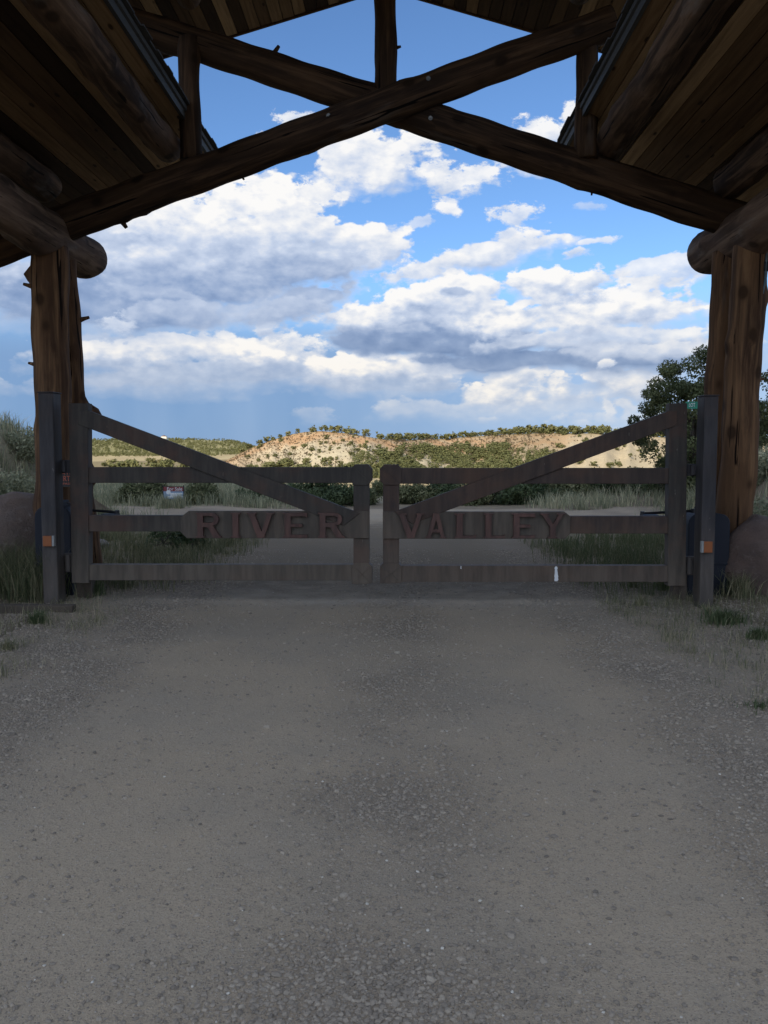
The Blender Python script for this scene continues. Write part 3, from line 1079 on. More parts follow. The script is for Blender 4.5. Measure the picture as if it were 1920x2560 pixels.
log('post', (3.60, 9.70, -.05), (3.69, 9.70, 3.60), .155, .145, M['log'], GW, 24, 'darker rear log post on the right', wob=.02, burl=((2.2, 3.0, .04, .2),))
# plate beams running along the drive, carried by the posts
log('beam', (-3.50, 4.5, 3.72), (-3.52, 10.58, 3.72), .228, .250, M['beam'], GW, 31, 'grey-brown plate log above the left posts', wob=.012, round_end=.14, burl=((4.5, -1.2, .03, .2),))
log('beam', (3.74, 4.5, 3.72), (3.76, 10.58, 3.72), .228, .250, M['beam'], GW, 32, 'grey-brown plate log above the right posts', wob=.012, round_end=.14, burl=((4.7, -1.4, .04, .2),))

# scissor truss
def ext(a, b, y, ta, tb):
    """point along the line a-b (x, z) at fractions ta, tb"""
    f = lambda t: Vector((a[0] + (b[0] - a[0]) * t, y, a[1] + (b[1] - a[1]) * t))
    return f(ta), f(tb)


A0, B0 = at(640, 383, YT - .08), at(1187, 183, YT - .08)
p0, p1 = ext((A0.x, A0.z), (B0.x, B0.z), YT - .08, -1.72, 1.62)
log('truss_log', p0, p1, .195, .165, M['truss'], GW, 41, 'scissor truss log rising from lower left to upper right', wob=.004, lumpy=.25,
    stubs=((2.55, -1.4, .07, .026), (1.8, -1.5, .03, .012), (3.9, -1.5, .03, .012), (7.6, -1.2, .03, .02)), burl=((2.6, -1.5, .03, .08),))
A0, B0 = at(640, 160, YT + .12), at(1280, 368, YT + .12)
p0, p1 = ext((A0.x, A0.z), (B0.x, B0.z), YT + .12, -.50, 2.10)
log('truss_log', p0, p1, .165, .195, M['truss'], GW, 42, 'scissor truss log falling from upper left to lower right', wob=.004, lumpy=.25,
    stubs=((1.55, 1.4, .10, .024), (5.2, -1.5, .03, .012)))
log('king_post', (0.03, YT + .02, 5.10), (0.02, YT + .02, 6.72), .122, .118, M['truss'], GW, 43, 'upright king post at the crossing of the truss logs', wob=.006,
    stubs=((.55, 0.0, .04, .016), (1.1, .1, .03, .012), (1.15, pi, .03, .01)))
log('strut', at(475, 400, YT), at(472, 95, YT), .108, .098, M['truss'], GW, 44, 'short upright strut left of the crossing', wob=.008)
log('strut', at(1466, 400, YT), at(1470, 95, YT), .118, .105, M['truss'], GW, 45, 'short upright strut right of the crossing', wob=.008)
# through bolts with washers at the crossing
for bx, by in ((1070, 206), (823, 298), (1077, 286)):
    p = at(bx, by, YT - .16)
    front = YT - .08 if bx != 1077 else YT + .12
    b_ = MB()
    yy = front - .178
    b_.tube((p.x, yy, p.z), (p.x, yy - .006, p.z), .022, n=14)
    b_.tube((p.x, yy - .005, p.z), (p.x, yy - .022, p.z), .011, n=6)
    b_.build('bolt', M['bolt'], GW)

# roof
S1 = .325
ZI, XI = 4.93, 2.09            # soffit height at the inner edge of the low roofs
S2 = .287
ZR = 6.99                      # soffit height at the ridge
YA, YB = 4.4, 11.0


def plank_run(parent, x0, z0, slope, sgn, n, w, name='plank'):
    """planks parallel to the drive; plank k hangs lower/further out; meshes shared"""
    ang = math.atan(slope)
    bx = MB().box(-w / 2 + .004, w / 2 - .004, -(YB - YA) / 2, (YB - YA) / 2, 0, .028)
    me = bpy.data.meshes.new('plank')
    me.from_pydata(bx.v, [], bx.f)
    me.materials.append(M['plank'])
    for k in range(n):
        s_ = (k + .5) * w
        o = bpy.data.objects.new(name, me)
        COL.objects.link(o)
        o.parent = parent
        wl = Vector((sgn * (x0 + cos(ang) * s_), (YA + YB) / 2 + random.uniform(-.012, .0), z0 - sin(ang) * s_ + random.choice((0, .003, .006))))
        o.location = wl - woff(parent)
        o.rotation_euler = (0, sgn * ang, 0)


def roof_deck(parent, x0, z0, slope, sgn, length, mat, name='shingle_layer'):
    ang = math.atan(slope)
    m = MB()
    x1 = x0 + cos(ang) * (length + .05)
    z1 = z0 - sin(ang) * (length + .05)
    n_ = Vector((sgn * sin(ang), 0, cos(ang)))
    xi = x0 - .06
    zi = z0 + .06 * slope
    poly = [(sgn * xi, zi + .040), (sgn * x1, z1 + .040), (sgn * x1, z1 + .085), (sgn * xi, zi + .085)]
    if sgn < 0:
        poly = poly[::-1]
    m.prism(poly, YA - .05, YB + .05)
    return m.build(name, mat, parent)


for sgn, nm in ((-1, 'left'), (1, 'right')):
    R1 = empty('low_roof', (sgn * 3.6, 4.2, 4.45))
    R1.parent = GW
    R1.location = Vector((sgn * 3.6, 4.2, 4.45)) - woff(GW)
    R1['label'] = f'lower plank roof slope on the {nm}'
    plank_run(R1, XI, ZI, S1, sgn, 25, .152)
    roof_deck(R1, XI, ZI, S1, sgn, 25 * .152, M['shingle'])
    # inner fascia board and the ragged shingle course above it
    f = MB().box(sgn * XI - .018 - sgn * .02, sgn * XI + .018 - sgn * .02, YA, YB, ZI - .02, ZI + .12)
    f.build('fascia_board', M['flash'], R1)
    sh = MB()
    y = YA
    while y < YB + .05:
        w_ = random.uniform(.16, .32)
        oo = random.uniform(.0, .03)
        x_ = sgn * (XI - .075 - oo)
        sh.box(min(x_, sgn * (XI + .2)), max(x_, sgn * (XI + .2)), y, y + w_ - .006, ZI + .124 + random.uniform(0, .008), ZI + .140 + random.uniform(.0, .01))
        y += w_
    so = sh.build('shingle_edge', M['shingle'], R1)
    so['kind'] = 'stuff'
    x1, z1 = XI + 25 * .152 * cos(math.atan(S1)), ZI - 25 * .152 * sin(math.atan(S1))
    pl = [(sgn * XI, ZI - .012), (sgn * x1, z1 - .012), (sgn * x1, z1 + .10), (sgn * XI, ZI + .10)]
    MB().prism(pl if sgn > 0 else pl[::-1], YB + .012, YB + .045).build('rake_board', M['plank'], R1)
    R2 = empty('high_roof', (0, 0, 0))
    R2.parent = GW
    R2.location = Vector((sgn * 1.5, 4.2, 6.6)) - woff(GW)
    R2['label'] = f'raised plank roof slope on the {nm}'
    plank_run(R2, 0.0, ZR, S2, sgn, 22, .142)
    x1, z1 = 22 * .142 * cos(math.atan(S2)), ZR - 22 * .142 * sin(math.atan(S2))
    pl = [(sgn * .002, ZR - .012), (sgn * x1, z1 - .012), (sgn * x1, z1 + .10), (sgn * .002, ZR + .10)]
    MB().prism(pl if sgn > 0 else pl[::-1], YB + .012, YB + .045).build('rake_board', M['plank'], R2)
    roof_deck(R2, 0.06, ZR, S2, sgn, 22 * .142, M['shingle'])
    # log purlins along the drive
    xs = -2.30 if sgn < 0 else 2.36
    log('purlin', (xs, YA, 4.68), (xs, YT + .22, 4.68), .165, .16, M['purlin'], GW, 50 + sgn, f'upper log purlin of the low {nm} roof', wob=.012, round_end=.02)
    xs = sgn * 3.60
    log('purlin', (xs, YA, 4.27), (xs, YT + .15, 4.27), .165, .16, M['purlin'], GW, 54 + sgn, f'outer log purlin of the low {nm} roof', wob=.012, round_end=.02)
    xs = sgn * 2.02
    log('purlin', (xs, YA, 6.22), (xs, YT + .05, 6.22), .17, .155, M['purlin'], GW, 58 + sgn, f'log purlin of the raised {nm} roof', wob=.012, round_end=.02)
log('ridge_purlin', (0.02, YA, 6.80), (0.02, YT + .3, 6.80), .165, .15, M['purlin'], GW, 63, wob=.01, round_end=.02)
# conduit strapped to the right post
c_ = MB()
c_.tube(at(1917, 612, 9.1), at(1913, 700, 9.1), .011)
c_.tube(at(1913, 700, 9.1), at(1904, 745, 9.1), .011)
c_.build('conduit', M['conduit'], GW)
c_ = MB()
p = at(1912, 667, 9.12)
c_.box(p.x - .04, p.x + .03, p.y - .03, p.y + .04, p.z - .05, p.z + .05)
c_.build('conduit_box', M['black'], GW, bevel=.008)


# ------------------------------------------------------------------ the gate
YG = 8.40      # front plane of the gate rails


def gbox(px0, px1, py0, py1, yf, yb):
    """steel member seen from px0..px1, py0..py1 at its front plane"""
    a = at(px0, py1, yf)
    b_ = at(px1, py0, yf)
    return (a.x, b_.x, yf, yb, a.z, b_.z)


def quad_pts(pts, yf):
    return [(at(x, y, yf).x, at(x, y, yf).z) for x, y in pts]


def lettering(ch):
    """slab-serif capital as (outline, holes) in a 1-high box; returns width"""
    if ch == 'I':
        return .40, [[(.02, 0), (.38, 0), (.38, .05), (.31, .07), (.31, .93), (.38, .95), (.38, 1), (.02, 1), (.02, .95), (.09, .93), (.09, .07), (.02, .05)]]
    if ch == 'L':
        return .78, [[(0, 0), (.78, 0), (.78, .14), (.70, .10), (.29, .10), (.29, .93), (.36, .95), (.36, 1), (0, 1), (0, .95), (.07, .93), (.07, .07), (0, .05)]]
    if ch == 'E':
        return .90, [[(0, 0), (.90, 0), (.90, .13), (.82, .11), (.30, .11), (.30, .43), (.72, .43), (.72, .55), (.30, .55), (.30, .86), (.82, .86), (.90, .82), (.90, 1), (0, 1), (0, .95), (.07, .93), (.07, .07), (0, .05)]]
    if ch == 'V':
        return 1.06, [[(.40, 0), (.66, 0), (.97, .94), (1.06, .96), (1.06, 1), (.74, 1), (.74, .95), (.79, .93), (.56, .24), (.30, .93), (.36, .95), (.36, 1), (0, 1), (0, .96), (.07, .94)]]
    if ch == 'A':
        return .98, [[(0, 0), (.28, 0), (.28, .04), (.23, .06), (.31, .24), (.66, .24), (.73, .06), (.68, .04), (.68, 0), (.98, 0), (.98, .05), (.90, .07), (.62, 1), (.36, 1), (.08, .07), (0, .05)],
                     [(.36, .36), (.49, .74), (.61, .36)]]
    if ch == 'Y':
        return 1.0, [[(.32, 0), (.70, 0), (.70, .05), (.62, .07), (.62, .45), (.90, .93), (1.0, .95), (1.0, 1), (.68, 1), (.68, .95), (.74, .93), (.52, .56), (.30, .93), (.36, .95), (.36, 1), (0, 1), (0, .95), (.08, .93), (.40, .45), (.40, .07), (.32, .05)]]
    if ch == 'R':
        arc = [(.62 + .30 * sin(t) * .95, .74 + .26 * cos(t)) for t in np.linspace(0, pi, 9)]
        arci = [(.58 + .16 * sin(t), .74 + .14 * cos(t)) for t in np.linspace(0, pi, 8)]
        return 1.0, [[(0, 0), (.34, 0), (.34, .05), (.28, .07), (.28, .42), (.46, .42), (.70, 0), (1.0, 0), (1.0, .05), (.92, .07), (.69, .47)] + arc[::-1][0:] + [(0, 1), (0, .95), (.06, .93), (.06, .07), (0, .05)],
                     [(.28, .60)] + arci[::-1] + [(.28, .88)]]
    return .5, [[(0, 0), (.5, 0), (.5, 1), (0, 1)]]


def outline_mesh(outs, depth, bevel=0.0):
    cu = bpy.data.curves.new('outline', 'CURVE')
    cu.dimensions = '2D'
    cu.fill_mode = 'BOTH'
    cu.extrude = depth / 2
    cu.bevel_depth = bevel
    for pts in outs:
        sp = cu.splines.new('POLY')
        sp.points.add(len(pts) - 1)
        for i, (x, y) in enumerate(pts):
            sp.points[i].co = (x, y, 0, 1)
        sp.use_cyclic_u = True
    ob = bpy.data.objects.new('outline', cu)
    me = bpy.data.meshes.new_from_object(ob)
    bpy.data.objects.remove(ob)
    me.materials.clear()
    return me


def text_mesh(s, size, depth=.002):
    cu = bpy.data.curves.new('text', 'FONT')
    cu.body = s
    cu.size = size
    cu.extrude = depth / 2
    cu.align_x = 'CENTER'
    cu.align_y = 'CENTER'
    ob = bpy.data.objects.new('text', cu)
    me = bpy.data.meshes.new_from_object(ob)
    bpy.data.objects.remove(ob)
    me.materials.clear()
    return me


UPR = (radians(90), 0, 0)


def build_leaf(side, root):
    L = side == 'left'
    T = .09
    st = M['steel'] if L else M['steel_red']

    def member(name, pts, dy=0.0, t=T, mat=None, bevel=.004, label=None):
        m = MB()
        m.prism(quad_pts(pts, YG + dy), YG + dy, YG + dy + t)
        o = m.build(name, mat or st, root, bevel=bevel)
        if label:
            o['label'] = label
        return o
    R4 = lambda x0, x1, y0, y1: [(x0, y1), (x1, y1), (x1, y0), (x0, y0)]
    if L:
        member('hinge_stile', [(179.4, 1458), (222, 1458), (219.5, 1008), (170.7, 1008)], -.012, .12, M['steel'])
        member('top_rail', R4(219, 885, 1168, 1207.5), 0)
        member('middle_rail', R4(220, 470, 1288.5, 1329), 0)
        member('name_board', [(451, 1330), (467, 1346), (924, 1346), (924, 1277.5), (471, 1277.5), (451, 1293)], -.018, .05, M['board'])
        member('bottom_rail', R4(221, 890, 1411.5, 1451), 0, mat=M['board'])
        member('diagonal_brace', [(196, 1061), (860, 1314), (900, 1283.5), (219, 1025.5), (196, 1025.5)], -.026, .07)
        member('latch_stile', R4(883.5, 923.5, 1175, 1450), .004, .10)
        member('stile_cap', [(884, 1213), (918.5, 1213), (930.5, 1201), (930.5, 1172), (920, 1161), (887, 1161), (877.5, 1172), (877.5, 1204)], -.010, .13)
        member('stile_foot', [(879, 1460), (927, 1460), (930.5, 1456), (930.5, 1416), (922, 1408), (886, 1408), (879, 1416)], -.010, .13, M['board'])
        bars = [((884, 1416), (926, 1456)), ((926, 1416), (884, 1456)), ((882, 1167), (926, 1208))]
        lets = [('R', 492, 554), ('I', 577, 603), ('V', 618.7, 687), ('E', 708, 768), ('R', 796, 862)]
        y0, y1 = 1343.5, 1281.5
    else:
        member('hinge_stile', [(1669.5, 1465), (1714.5, 1465), (1718.4, 1008), (1673.6, 1008)], -.012, .12, M['steel'])
        member('top_rail', R4(994, 1672, 1170, 1209.5), 0)
        member('middle_rail', R4(1405, 1671, 1290.5, 1334), 0)
        member('name_board', [(957, 1347), (1413, 1347), (1426, 1334), (1426, 1291), (1411.5, 1279), (957, 1279)], -.018, .05, M['board'])
        member('bottom_rail', R4(992, 1670, 1414, 1455), 0, mat=M['steel_red'])
        member('diagonal_brace', [(1030, 1309.5), (1693, 1063), (1693, 1027), (1673, 1027), (985, 1279.5)], -.026, .07)
        member('latch_stile', R4(957.5, 998, 1175, 1450), .004, .10)
        member('stile_cap', [(962, 1213), (998, 1213), (1004, 1204), (1004, 1172), (995, 1161.5), (960, 1161.5), (949.5, 1172), (949.5, 1202)], -.010, .13)
        member('stile_foot', [(950, 1458.5), (1004, 1458.5), (1004, 1416), (996, 1408), (958, 1408), (950, 1416)], -.010, .13, M['steel_red'])
        bars = [((954, 1416), (1000, 1454)), ((1000, 1416), (954, 1454)), ((955, 1167), (1001, 1209))]
        lets = [('V', 994, 1060), ('A', 1064, 1116), ('L', 1136, 1190), ('L', 1208, 1262), ('E', 1278.5, 1337), ('Y', 1349, 1412)]
        y0, y1 = 1345, 1283
    # raised weld lines crossing on cap and foot
    for (a, b_) in bars:
        pa, pb = at(*a, YG - .010), at(*b_, YG - .010)
        m = MB()
        d = (pb - pa).normalized()
        nrm = Vector((-d.z, 0, d.x)) * .004
        m.prism([(pa.x - nrm.x, pa.z - nrm.z), (pb.x - nrm.x, pb.z - nrm.z), (pb.x + nrm.x, pb.z + nrm.z), (pa.x + nrm.x, pa.z + nrm.z)], YG - .016, YG - .009)
        m.build('weld_seam', M['steel'], root)
    for ch, x0, x1 in lets:
        w_, outs = lettering(ch)
        me = outline_mesh(outs, .040, .002)
        a = at(x0, y0, YG - .03)
        b_ = at(x1, y1, YG - .03)
        sx, sz_ = (b_.x - a.x) / w_, (b_.z - a.z)
        me.transform(Matrix.Diagonal((sx, sz_, 1, 1)))
        o = link('letter', me, M['letter'], root, Vector((a.x, YG - .018 - .0225, a.z)), UPR)
        o['label'] = f'raised faded red letter {ch}'


for side in ('left', 'right'):
    bx_ = at(200 if side == 'left' else 1692, 1458, YG)
    root = empty('gate_leaf', (bx_.x, YG, 0.2))
    word = 'RIVER' if side == 'left' else 'VALLEY'
    tag(root, f'dark brown steel gate leaf carrying the raised word {word} on its middle board', 'gate', 'pair of steel gate leaves across the drive')
    build_leaf(side, root)
    L = side == 'left'
    if not L:
        for (x, y0, y1, w_) in ((1391, 1416, 1453, 6.5), (1152.5, 1415, 1422, 1.5)):
            s_ = MB()
            rs = random.Random(int(x))
            ys_ = [y0 + (y1 - y0) * k / 9 for k in range(10)]
            prof_ = [.5, .75, .6, .8, .9, .75, 1.0, .9, 1.0, .8]
            pts = [(x - w_ * p_ * rs.uniform(.6, 1.05), yy) for yy, p_ in zip(ys_, prof_)][::-1]
            pts += [(x + w_ * p_ * rs.uniform(.35, .95), yy) for yy, p_ in zip(ys_, prof_)]
            pts = pts[::-1]
            pts = pts[::-1] if True else pts
            s_.prism(quad_pts(pts, YG - .003), YG - .0025, YG + .001)
            s_.build('paint_smear', M['whitepaint'], root)
    # hinges
    for (x0, x1, y0, y1) in (((141, 176, 1150, 1183), (156, 183, 1384, 1431)) if L else ((1714, 1752, 1160, 1190), (1709, 1739, 1392, 1438))):
        h = MB()
        q = gbox(x0, x1, y0, y1, YG + .02, YG + .09)
        h.box(*q)
        zc = (q[4] + q[5]) / 2
        xc = (q[0] + q[1]) / 2
        h.tube((xc, YG + .02, q[4] + .01), (xc, YG + .02, q[5] - .01), .030, n=14)
        h.build('hinge', M['post_steel'], root, bevel=.004)

# gate posts
for side in ('left', 'right'):
    L = side == 'left'
    root = empty('gate_post', at(125, 1518, 8.25) if L else at(1765, 1527, 8.17))
    root.location.z = 0
    tag(root, f'square dark steel gate post on the {side} beside the word {"RIVER" if L else "VALLEY"}', 'post', 'square steel gate posts')
    yf = 8.24 if L else 8.16
    a, b_ = (at(108.5, 1518, yf), at(143, 1518, yf)) if L else (at(1748, 1527, yf), at(1783, 1527, yf))
    zt = at(97 if L else 1795, 982 if L else 990, yf).z
    m = MB().box(a.x, b_.x + (.012 if L else 0), yf, yf + .20, -.15, zt)
    m.build('shaft', M['post_steel'], root, bevel=.012)
    c = MB().box(a.x - .006, b_.x + (.018 if L else .006), yf - .006, yf + .206, zt, zt + .012)
    c.build('cap', M['post_steel'], root, bevel=.004)
    # orange reflector with its bracket
    rx0, rx1, ry0, ry1 = (107, 128, 1340, 1366) if L else (1760, 1782, 1354, 1382)
    q = gbox(rx0, rx1, ry0, ry1, yf - .05, yf - .01)
    rf = MB().box(*q).build('reflector', M['orange'], root, bevel=.004)
    bx = (q[1] + .001, q[1] + .022) if L else (q[0] - .022, q[0] - .001)
    MB().box(bx[0], bx[1], yf - .045, yf - .002, q[4], q[5] + .002).build('bracket', M['palegrey'], root, bevel=.002)

# short posts that stop the leaves, just behind the hinge stiles
for side, x0, x1 in (('left', 192, 229), ('right', 1682, 1716)):
    yb = 8.62
    a, b_ = at(x0, 1500, yb), at(x1, 1500, yb)
    o = MB().box(a.x, b_.x, yb, yb + .12, -.1, .34).build('stop_post', M['steel_red'])
    tag(o, f'short rusty stop post low behind the {side} hinge stile', 'post', 'short rusty stop posts')

# gate operators: navy cabinets behind the posts, with folding arms
for side in ('left', 'right'):
    L = side == 'left'
    yb = 8.75 if L else 8.85
    x0, x1, yt = (91, 176, 1268) if L else (1717, 1827, 1285)
    a, b_ = at(x0, 1500, yb), at(x1, yt, yb)
    root = empty('gate_operator', ((a.x + b_.x) / 2, yb, 0))
    tag(root, f'dark navy gate opener cabinet behind the {side} gate post with a black folding arm', 'gate opener', 'gate opener cabinets')
    xc, hw = (a.x + b_.x) / 2, (b_.x - a.x) / 2
    # body with rounded shoulders
    pts = [(xc - hw, -.03), (xc + hw, -.03), (xc + hw, b_.z - .10)]
    for t in np.linspace(0, pi / 2, 5)[1:]:
        pts.append((xc + hw - .09 + .09 * cos(t), b_.z - .10 + .10 * sin(t)))
    for t in np.linspace(pi / 2, pi, 5):
        pts.append((xc - hw + .09 + .09 * cos(t), b_.z - .10 + .10 * sin(t)))
    MB().prism(pts, yb, yb + .34).build('cabinet', M['navy'], root, bevel=.012)
    MB().box(xc - hw - .012, xc + hw + .012, yb - .012, yb + .352, .34, .36).build('seam', M['navy'], root, bevel=.004)
    MB().box(xc - hw * .35, xc + hw * .42, yb + .08, yb + .26, b_.z - .004, b_.z + .06).build('arm_base', M['navy'], root, bevel=.01)
    zt = b_.z + .035
    e1 = at(293, 1281, 8.62) if L else at(1606, 1284, 8.62)
    s1 = Vector((xc + (.1 if L else -.05), yb + .15, zt))
    mid = at(222, 1275, 8.66) if L else at(1732, 1277, 8.66)
    m = MB()
    m.tube((mid.x, mid.y, mid.z), (e1.x, e1.y, e1.z), .013, n=4)
    m.tube((s1.x, s1.y, s1.z), (mid.x, mid.y, mid.z), .013, n=4)
    m.tube((e1.x, e1.y, e1.z - .022), (e1.x, e1.y, e1.z + .022), .022, n=10)
    m.tube((mid.x, mid.y, mid.z - .02), (mid.x, mid.y, mid.z + .02), .022, n=10)
    m.build('folding_arm', M['black'], root)
    sgn = 1 if L else -1
    e2 = at(258, 1287, YG + .1) if L else at(1640, 1289, YG + .1)
    m = MB().box(min(e1.x - sgn * .12, e1.x + sgn * .02), max(e1.x - sgn * .12, e1.x + sgn * .02), YG + .092, 8.64, e2.z - .012, e2.z + .006)
    m.build('arm_bracket', M['black'], root)
    if not L:
        q0, q1 = at(1412, 1290, YG + .1), at(1640, 1289, YG + .1)
        MB().box(q0.x, q1.x, YG + .092, YG + .13, q0.z - .010, q0.z + .003).build('push_rod', M['black'], root)


# ------------------------------------------------------------------ rocks
def boulder(name, label, c, dims, seed, mat, cat='boulder', group=None, sub=3, parent=None):
    import bmesh
    bm = bmesh.new()
    bmesh.ops.create_icosphere(bm, subdivisions=sub + 1, radius=1)
    V_ = np.array([v.co[:] for v in bm.verts])
    n1 = fbm2(V_[:, 0] * 1.3 + seed, V_[:, 1] * 1.3 + V_[:, 2] * 1.1 + seed, seed, 4, 1.0)
    n2 = fbm2(V_[:, 0] * 4 + V_[:, 2] * 2, V_[:, 1] * 4 + V_[:, 2] * 3, seed + 1, 4, 1.0)
    # planed facets
    r = np.random.default_rng(seed)
    k = np.ones(len(V_))
    for _ in range(9):
        d = r.normal(size=3)
        d /= np.linalg.norm(d)
        h = r.uniform(.72, .95)
        dot = V_ @ d
        k = np.where(dot > h, np.minimum(k, h / np.maximum(dot, 1e-3) * 1.02), k)
    s = k * (1 + .30 * n1 + .13 * n2)
    V_ = V_ * s[:, None] * np.array(dims)
    for v, p in zip(bm.verts, V_):
        v.co = p
    me = bpy.data.meshes.new(name)
    bm.to_mesh(me)
    bm.free()
    for p in me.polygons:
        p.use_smooth = True
    o = link(name, me, mat, parent, c)
    return tag(o, label, cat, group)


a = at(1935, 1400, 8.9)
boulder('boulder', 'large red sandstone boulder at the right foot of the gateway', (a.x - .03, 9.0, .30), (.50, .45, .54), 5, M['redrock'], group='boulders at the gateway feet')
a = at(25, 1300, 9.6)
boulder('boulder', 'rounded tan boulder half hidden by tall grass at the left gateway foot', (a.x - .05, 9.9, .40), (.66, .5, .58), 8, M['tanrock'], group='boulders at the gateway feet')
a = at(249, 1369, 12.6)
boulder('rock', 'small pale rock lying in the weeds behind the left gate leaf', (a.x, a.y, float(terrain([a.x], [a.y])[0]) + .06), (.135, .1, .10), 12, M['greyrock'], 'rock')

# landscape timber edging at the left
a, b_ = at(-60, 1548, 8.0), at(196, 1548, 8.0)
o = MB().box(a.x, b_.x, 7.86, 7.96, -.05, .085).build('landscape_timber', M['timber'], bevel=.008)
tag(o, 'weathered landscape timber lying flat left of the left gate post', 'timber')


# ------------------------------------------------------------------ signs
def sign_text(parent, s, size, p, mat, name='lettering', sx=1.0):
    me = text_mesh(s, size)
    me.transform(Matrix.Diagonal((sx, 1, 1, 1)))
    return link(name, me, mat, parent, p, UPR)


# warning sign fixed to the left log posts, seen between the gate post and the hinge stile
yS = 9.03
q0, q1 = at(112, 1217, yS), at(200, 1174, yS)
root = empty('warning_sign', ((q0.x + q1.x) / 2, yS, q0.z))
tag(root, 'black warning sign with red letters RT showing between left gate post and hinge stile', 'sign')
MB().box(q0.x, q1.x, yS, yS + .008, q0.z, q1.z).build('board', M['sign_black'], root)
def fit_text(sx0, sx1, cy, cap, txt):
    a_, b_ = at(sx0, cy, yS), at(sx1, cy, yS)
    me = text_mesh(txt, 1.0)
    xs = [v.co.x for v in me.vertices]
    ys = [v.co.y for v in me.vertices]
    hgt = cap / FPX * yS
    me.transform(Matrix.Diagonal(((b_.x - a_.x) / (max(xs) - min(xs)), hgt / (max(ys) - min(ys)), 1, 1)))
    link('lettering', me, M['sign_red'], root, ((a_.x + b_.x) / 2, yS - .003, a_.z), UPR)
fit_text(115, 184, 1197, 13.5, 'PROPERTY')
fit_text(124, 180, 1184, 5, 'PRIVATE')
fit_text(116, 196, 1209.5, 5, 'NO TRESPASSING')

# sale sign in the grass
yS = 21.3
q0, q1 = at(409, 1247, yS), at(458, 1217, yS)
root = empty('sale_sign', ((q0.x + q1.x) / 2, yS, float(terrain([(q0.x + q1.x) / 2], [yS])[0])))
tag(root, 'small blue and maroon For Sale sign standing in tall grass beyond the left leaf', 'sign')
zm = q0.z + (q1.z - q0.z) * .62
MB().box(q0.x, q1.x, yS, yS + .02, q0.z, zm).build('board', M['sign_blue'], root)
MB().box(q0.x, q1.x, yS - .001, yS + .021, zm + .001, q1.z).build('header_band', M['sign_maroon'], root)
xm = (q0.x + q1.x) / 2
sign_text(root, 'For Sale', .115, (xm + .03, yS - .006, (zm + q1.z) / 2), M['white'])
fr = MB()
fr.box(q0.x - .018, q0.x - .005, yS - .01, yS + .03, -.6, q1.z + .04)
fr.box(q1.x + .005, q1.x + .018, yS - .01, yS + .03, -.6, q1.z + .04)
fr.box(q0.x - .005, q1.x + .005, yS - .005, yS + .025, q1.z + .004, q1.z + .014)
fr.build('frame', M['black'], root)
for k, (dz, w0, w1) in enumerate(((.70, .30, .95), (.50, .34, .90), (.28, .22, .96))):
    zz = q0.z + (zm - q0.z) * dz
    ww = q1.x - q0.x
    MB().box(q0.x + ww * w0, q0.x + ww * w1, yS - .004, yS - .001, zz - .016, zz + .016).build('print_line', M['white'], root)
MB().tube((q0.x + .12, yS - .001, q0.z + .16), (q0.x + .12, yS - .004, q0.z + .16), .055).build('emblem', M['white'], root)

# green street sign reading LOT, on a pole behind the right leaf
yS = 15.0
q0, q1 = at(1714, 1022, yS), at(1755, 1004, yS)
root = empty('street_sign', (q1.x + .05, yS, float(terrain([q1.x + .05], [yS])[0])))
tag(root, 'green street name sign reading LOT showing right of the hinge stile', 'sign')
MB().box(q0.x, q1.x + .12, yS, yS + .006, q0.z, q1.z).build('blade', M['green_sign'], root)
MB().tube((q1.x + .05, yS + .03, -.1), (q1.x + .05, yS + .03, q1.z + .02), .022).build('pole', M['palegrey'], root)
pL = at(1729, 1013, yS)
sign_text(root, 'LOT', .090, (pL.x + .005, yS - .003, pL.z), M['white'], sx=.62)


# ------------------------------------------------------------------ vegetation
def leaf_cloud(n, clumps, leaf, seed, flat=1.0, cr=.28, core=None):
    """leaf quads gathered in clumps; clumps (k,3) centres"""
    r = np.random.default_rng(seed)
    k = r.integers(0, len(clumps), n)
    d = r.normal(size=(n, 3))
    d /= np.linalg.norm(d, axis=1)[:, None]
    rad = cr * (.55 + .5 * r.random(n)) * (core[k] if core is not None else 1)
    c = clumps[k] + d * rad[:, None] * np.array([1, 1, flat])
    u = r.normal(size=(n, 3))
    u /= np.linalg.norm(u, axis=1)[:, None]
    w = np.cross(u, d)
    w /= np.maximum(np.linalg.norm(w, axis=1), 1e-4)[:, None]
    s = leaf * r.uniform(.6, 1.3, n)[:, None]
    V_ = np.stack([c - u * s, c + w * s * .6, c + u * s, c - w * s * .6], 1).reshape(-1, 3)
    F_ = np.arange(n * 4).reshape(-1, 4)
    ct = r.random(len(clumps))
    t = np.repeat(np.clip(ct[k] * .55 + r.random(n) * .45 + .0 * d[:, 2], 0, 1), 4)
    return V_, F_, t


def limb_tubes(mb, base, targets, r0, seed):
    r = random.Random(seed)
    for t in targets:
        p0 = Vector(base)
        p2 = Vector(t)
        p1 = p0.lerp(p2, .5) + Vector((r.uniform(-.15, .15), r.uniform(-.15, .15), r.uniform(-.05, .2))) * (p2 - p0).length * .5
        mb.tube(p0, p1, r0, r0 * .6, 6)
        mb.tube(p1, p2, r0 * .6, r0 * .2, 6)


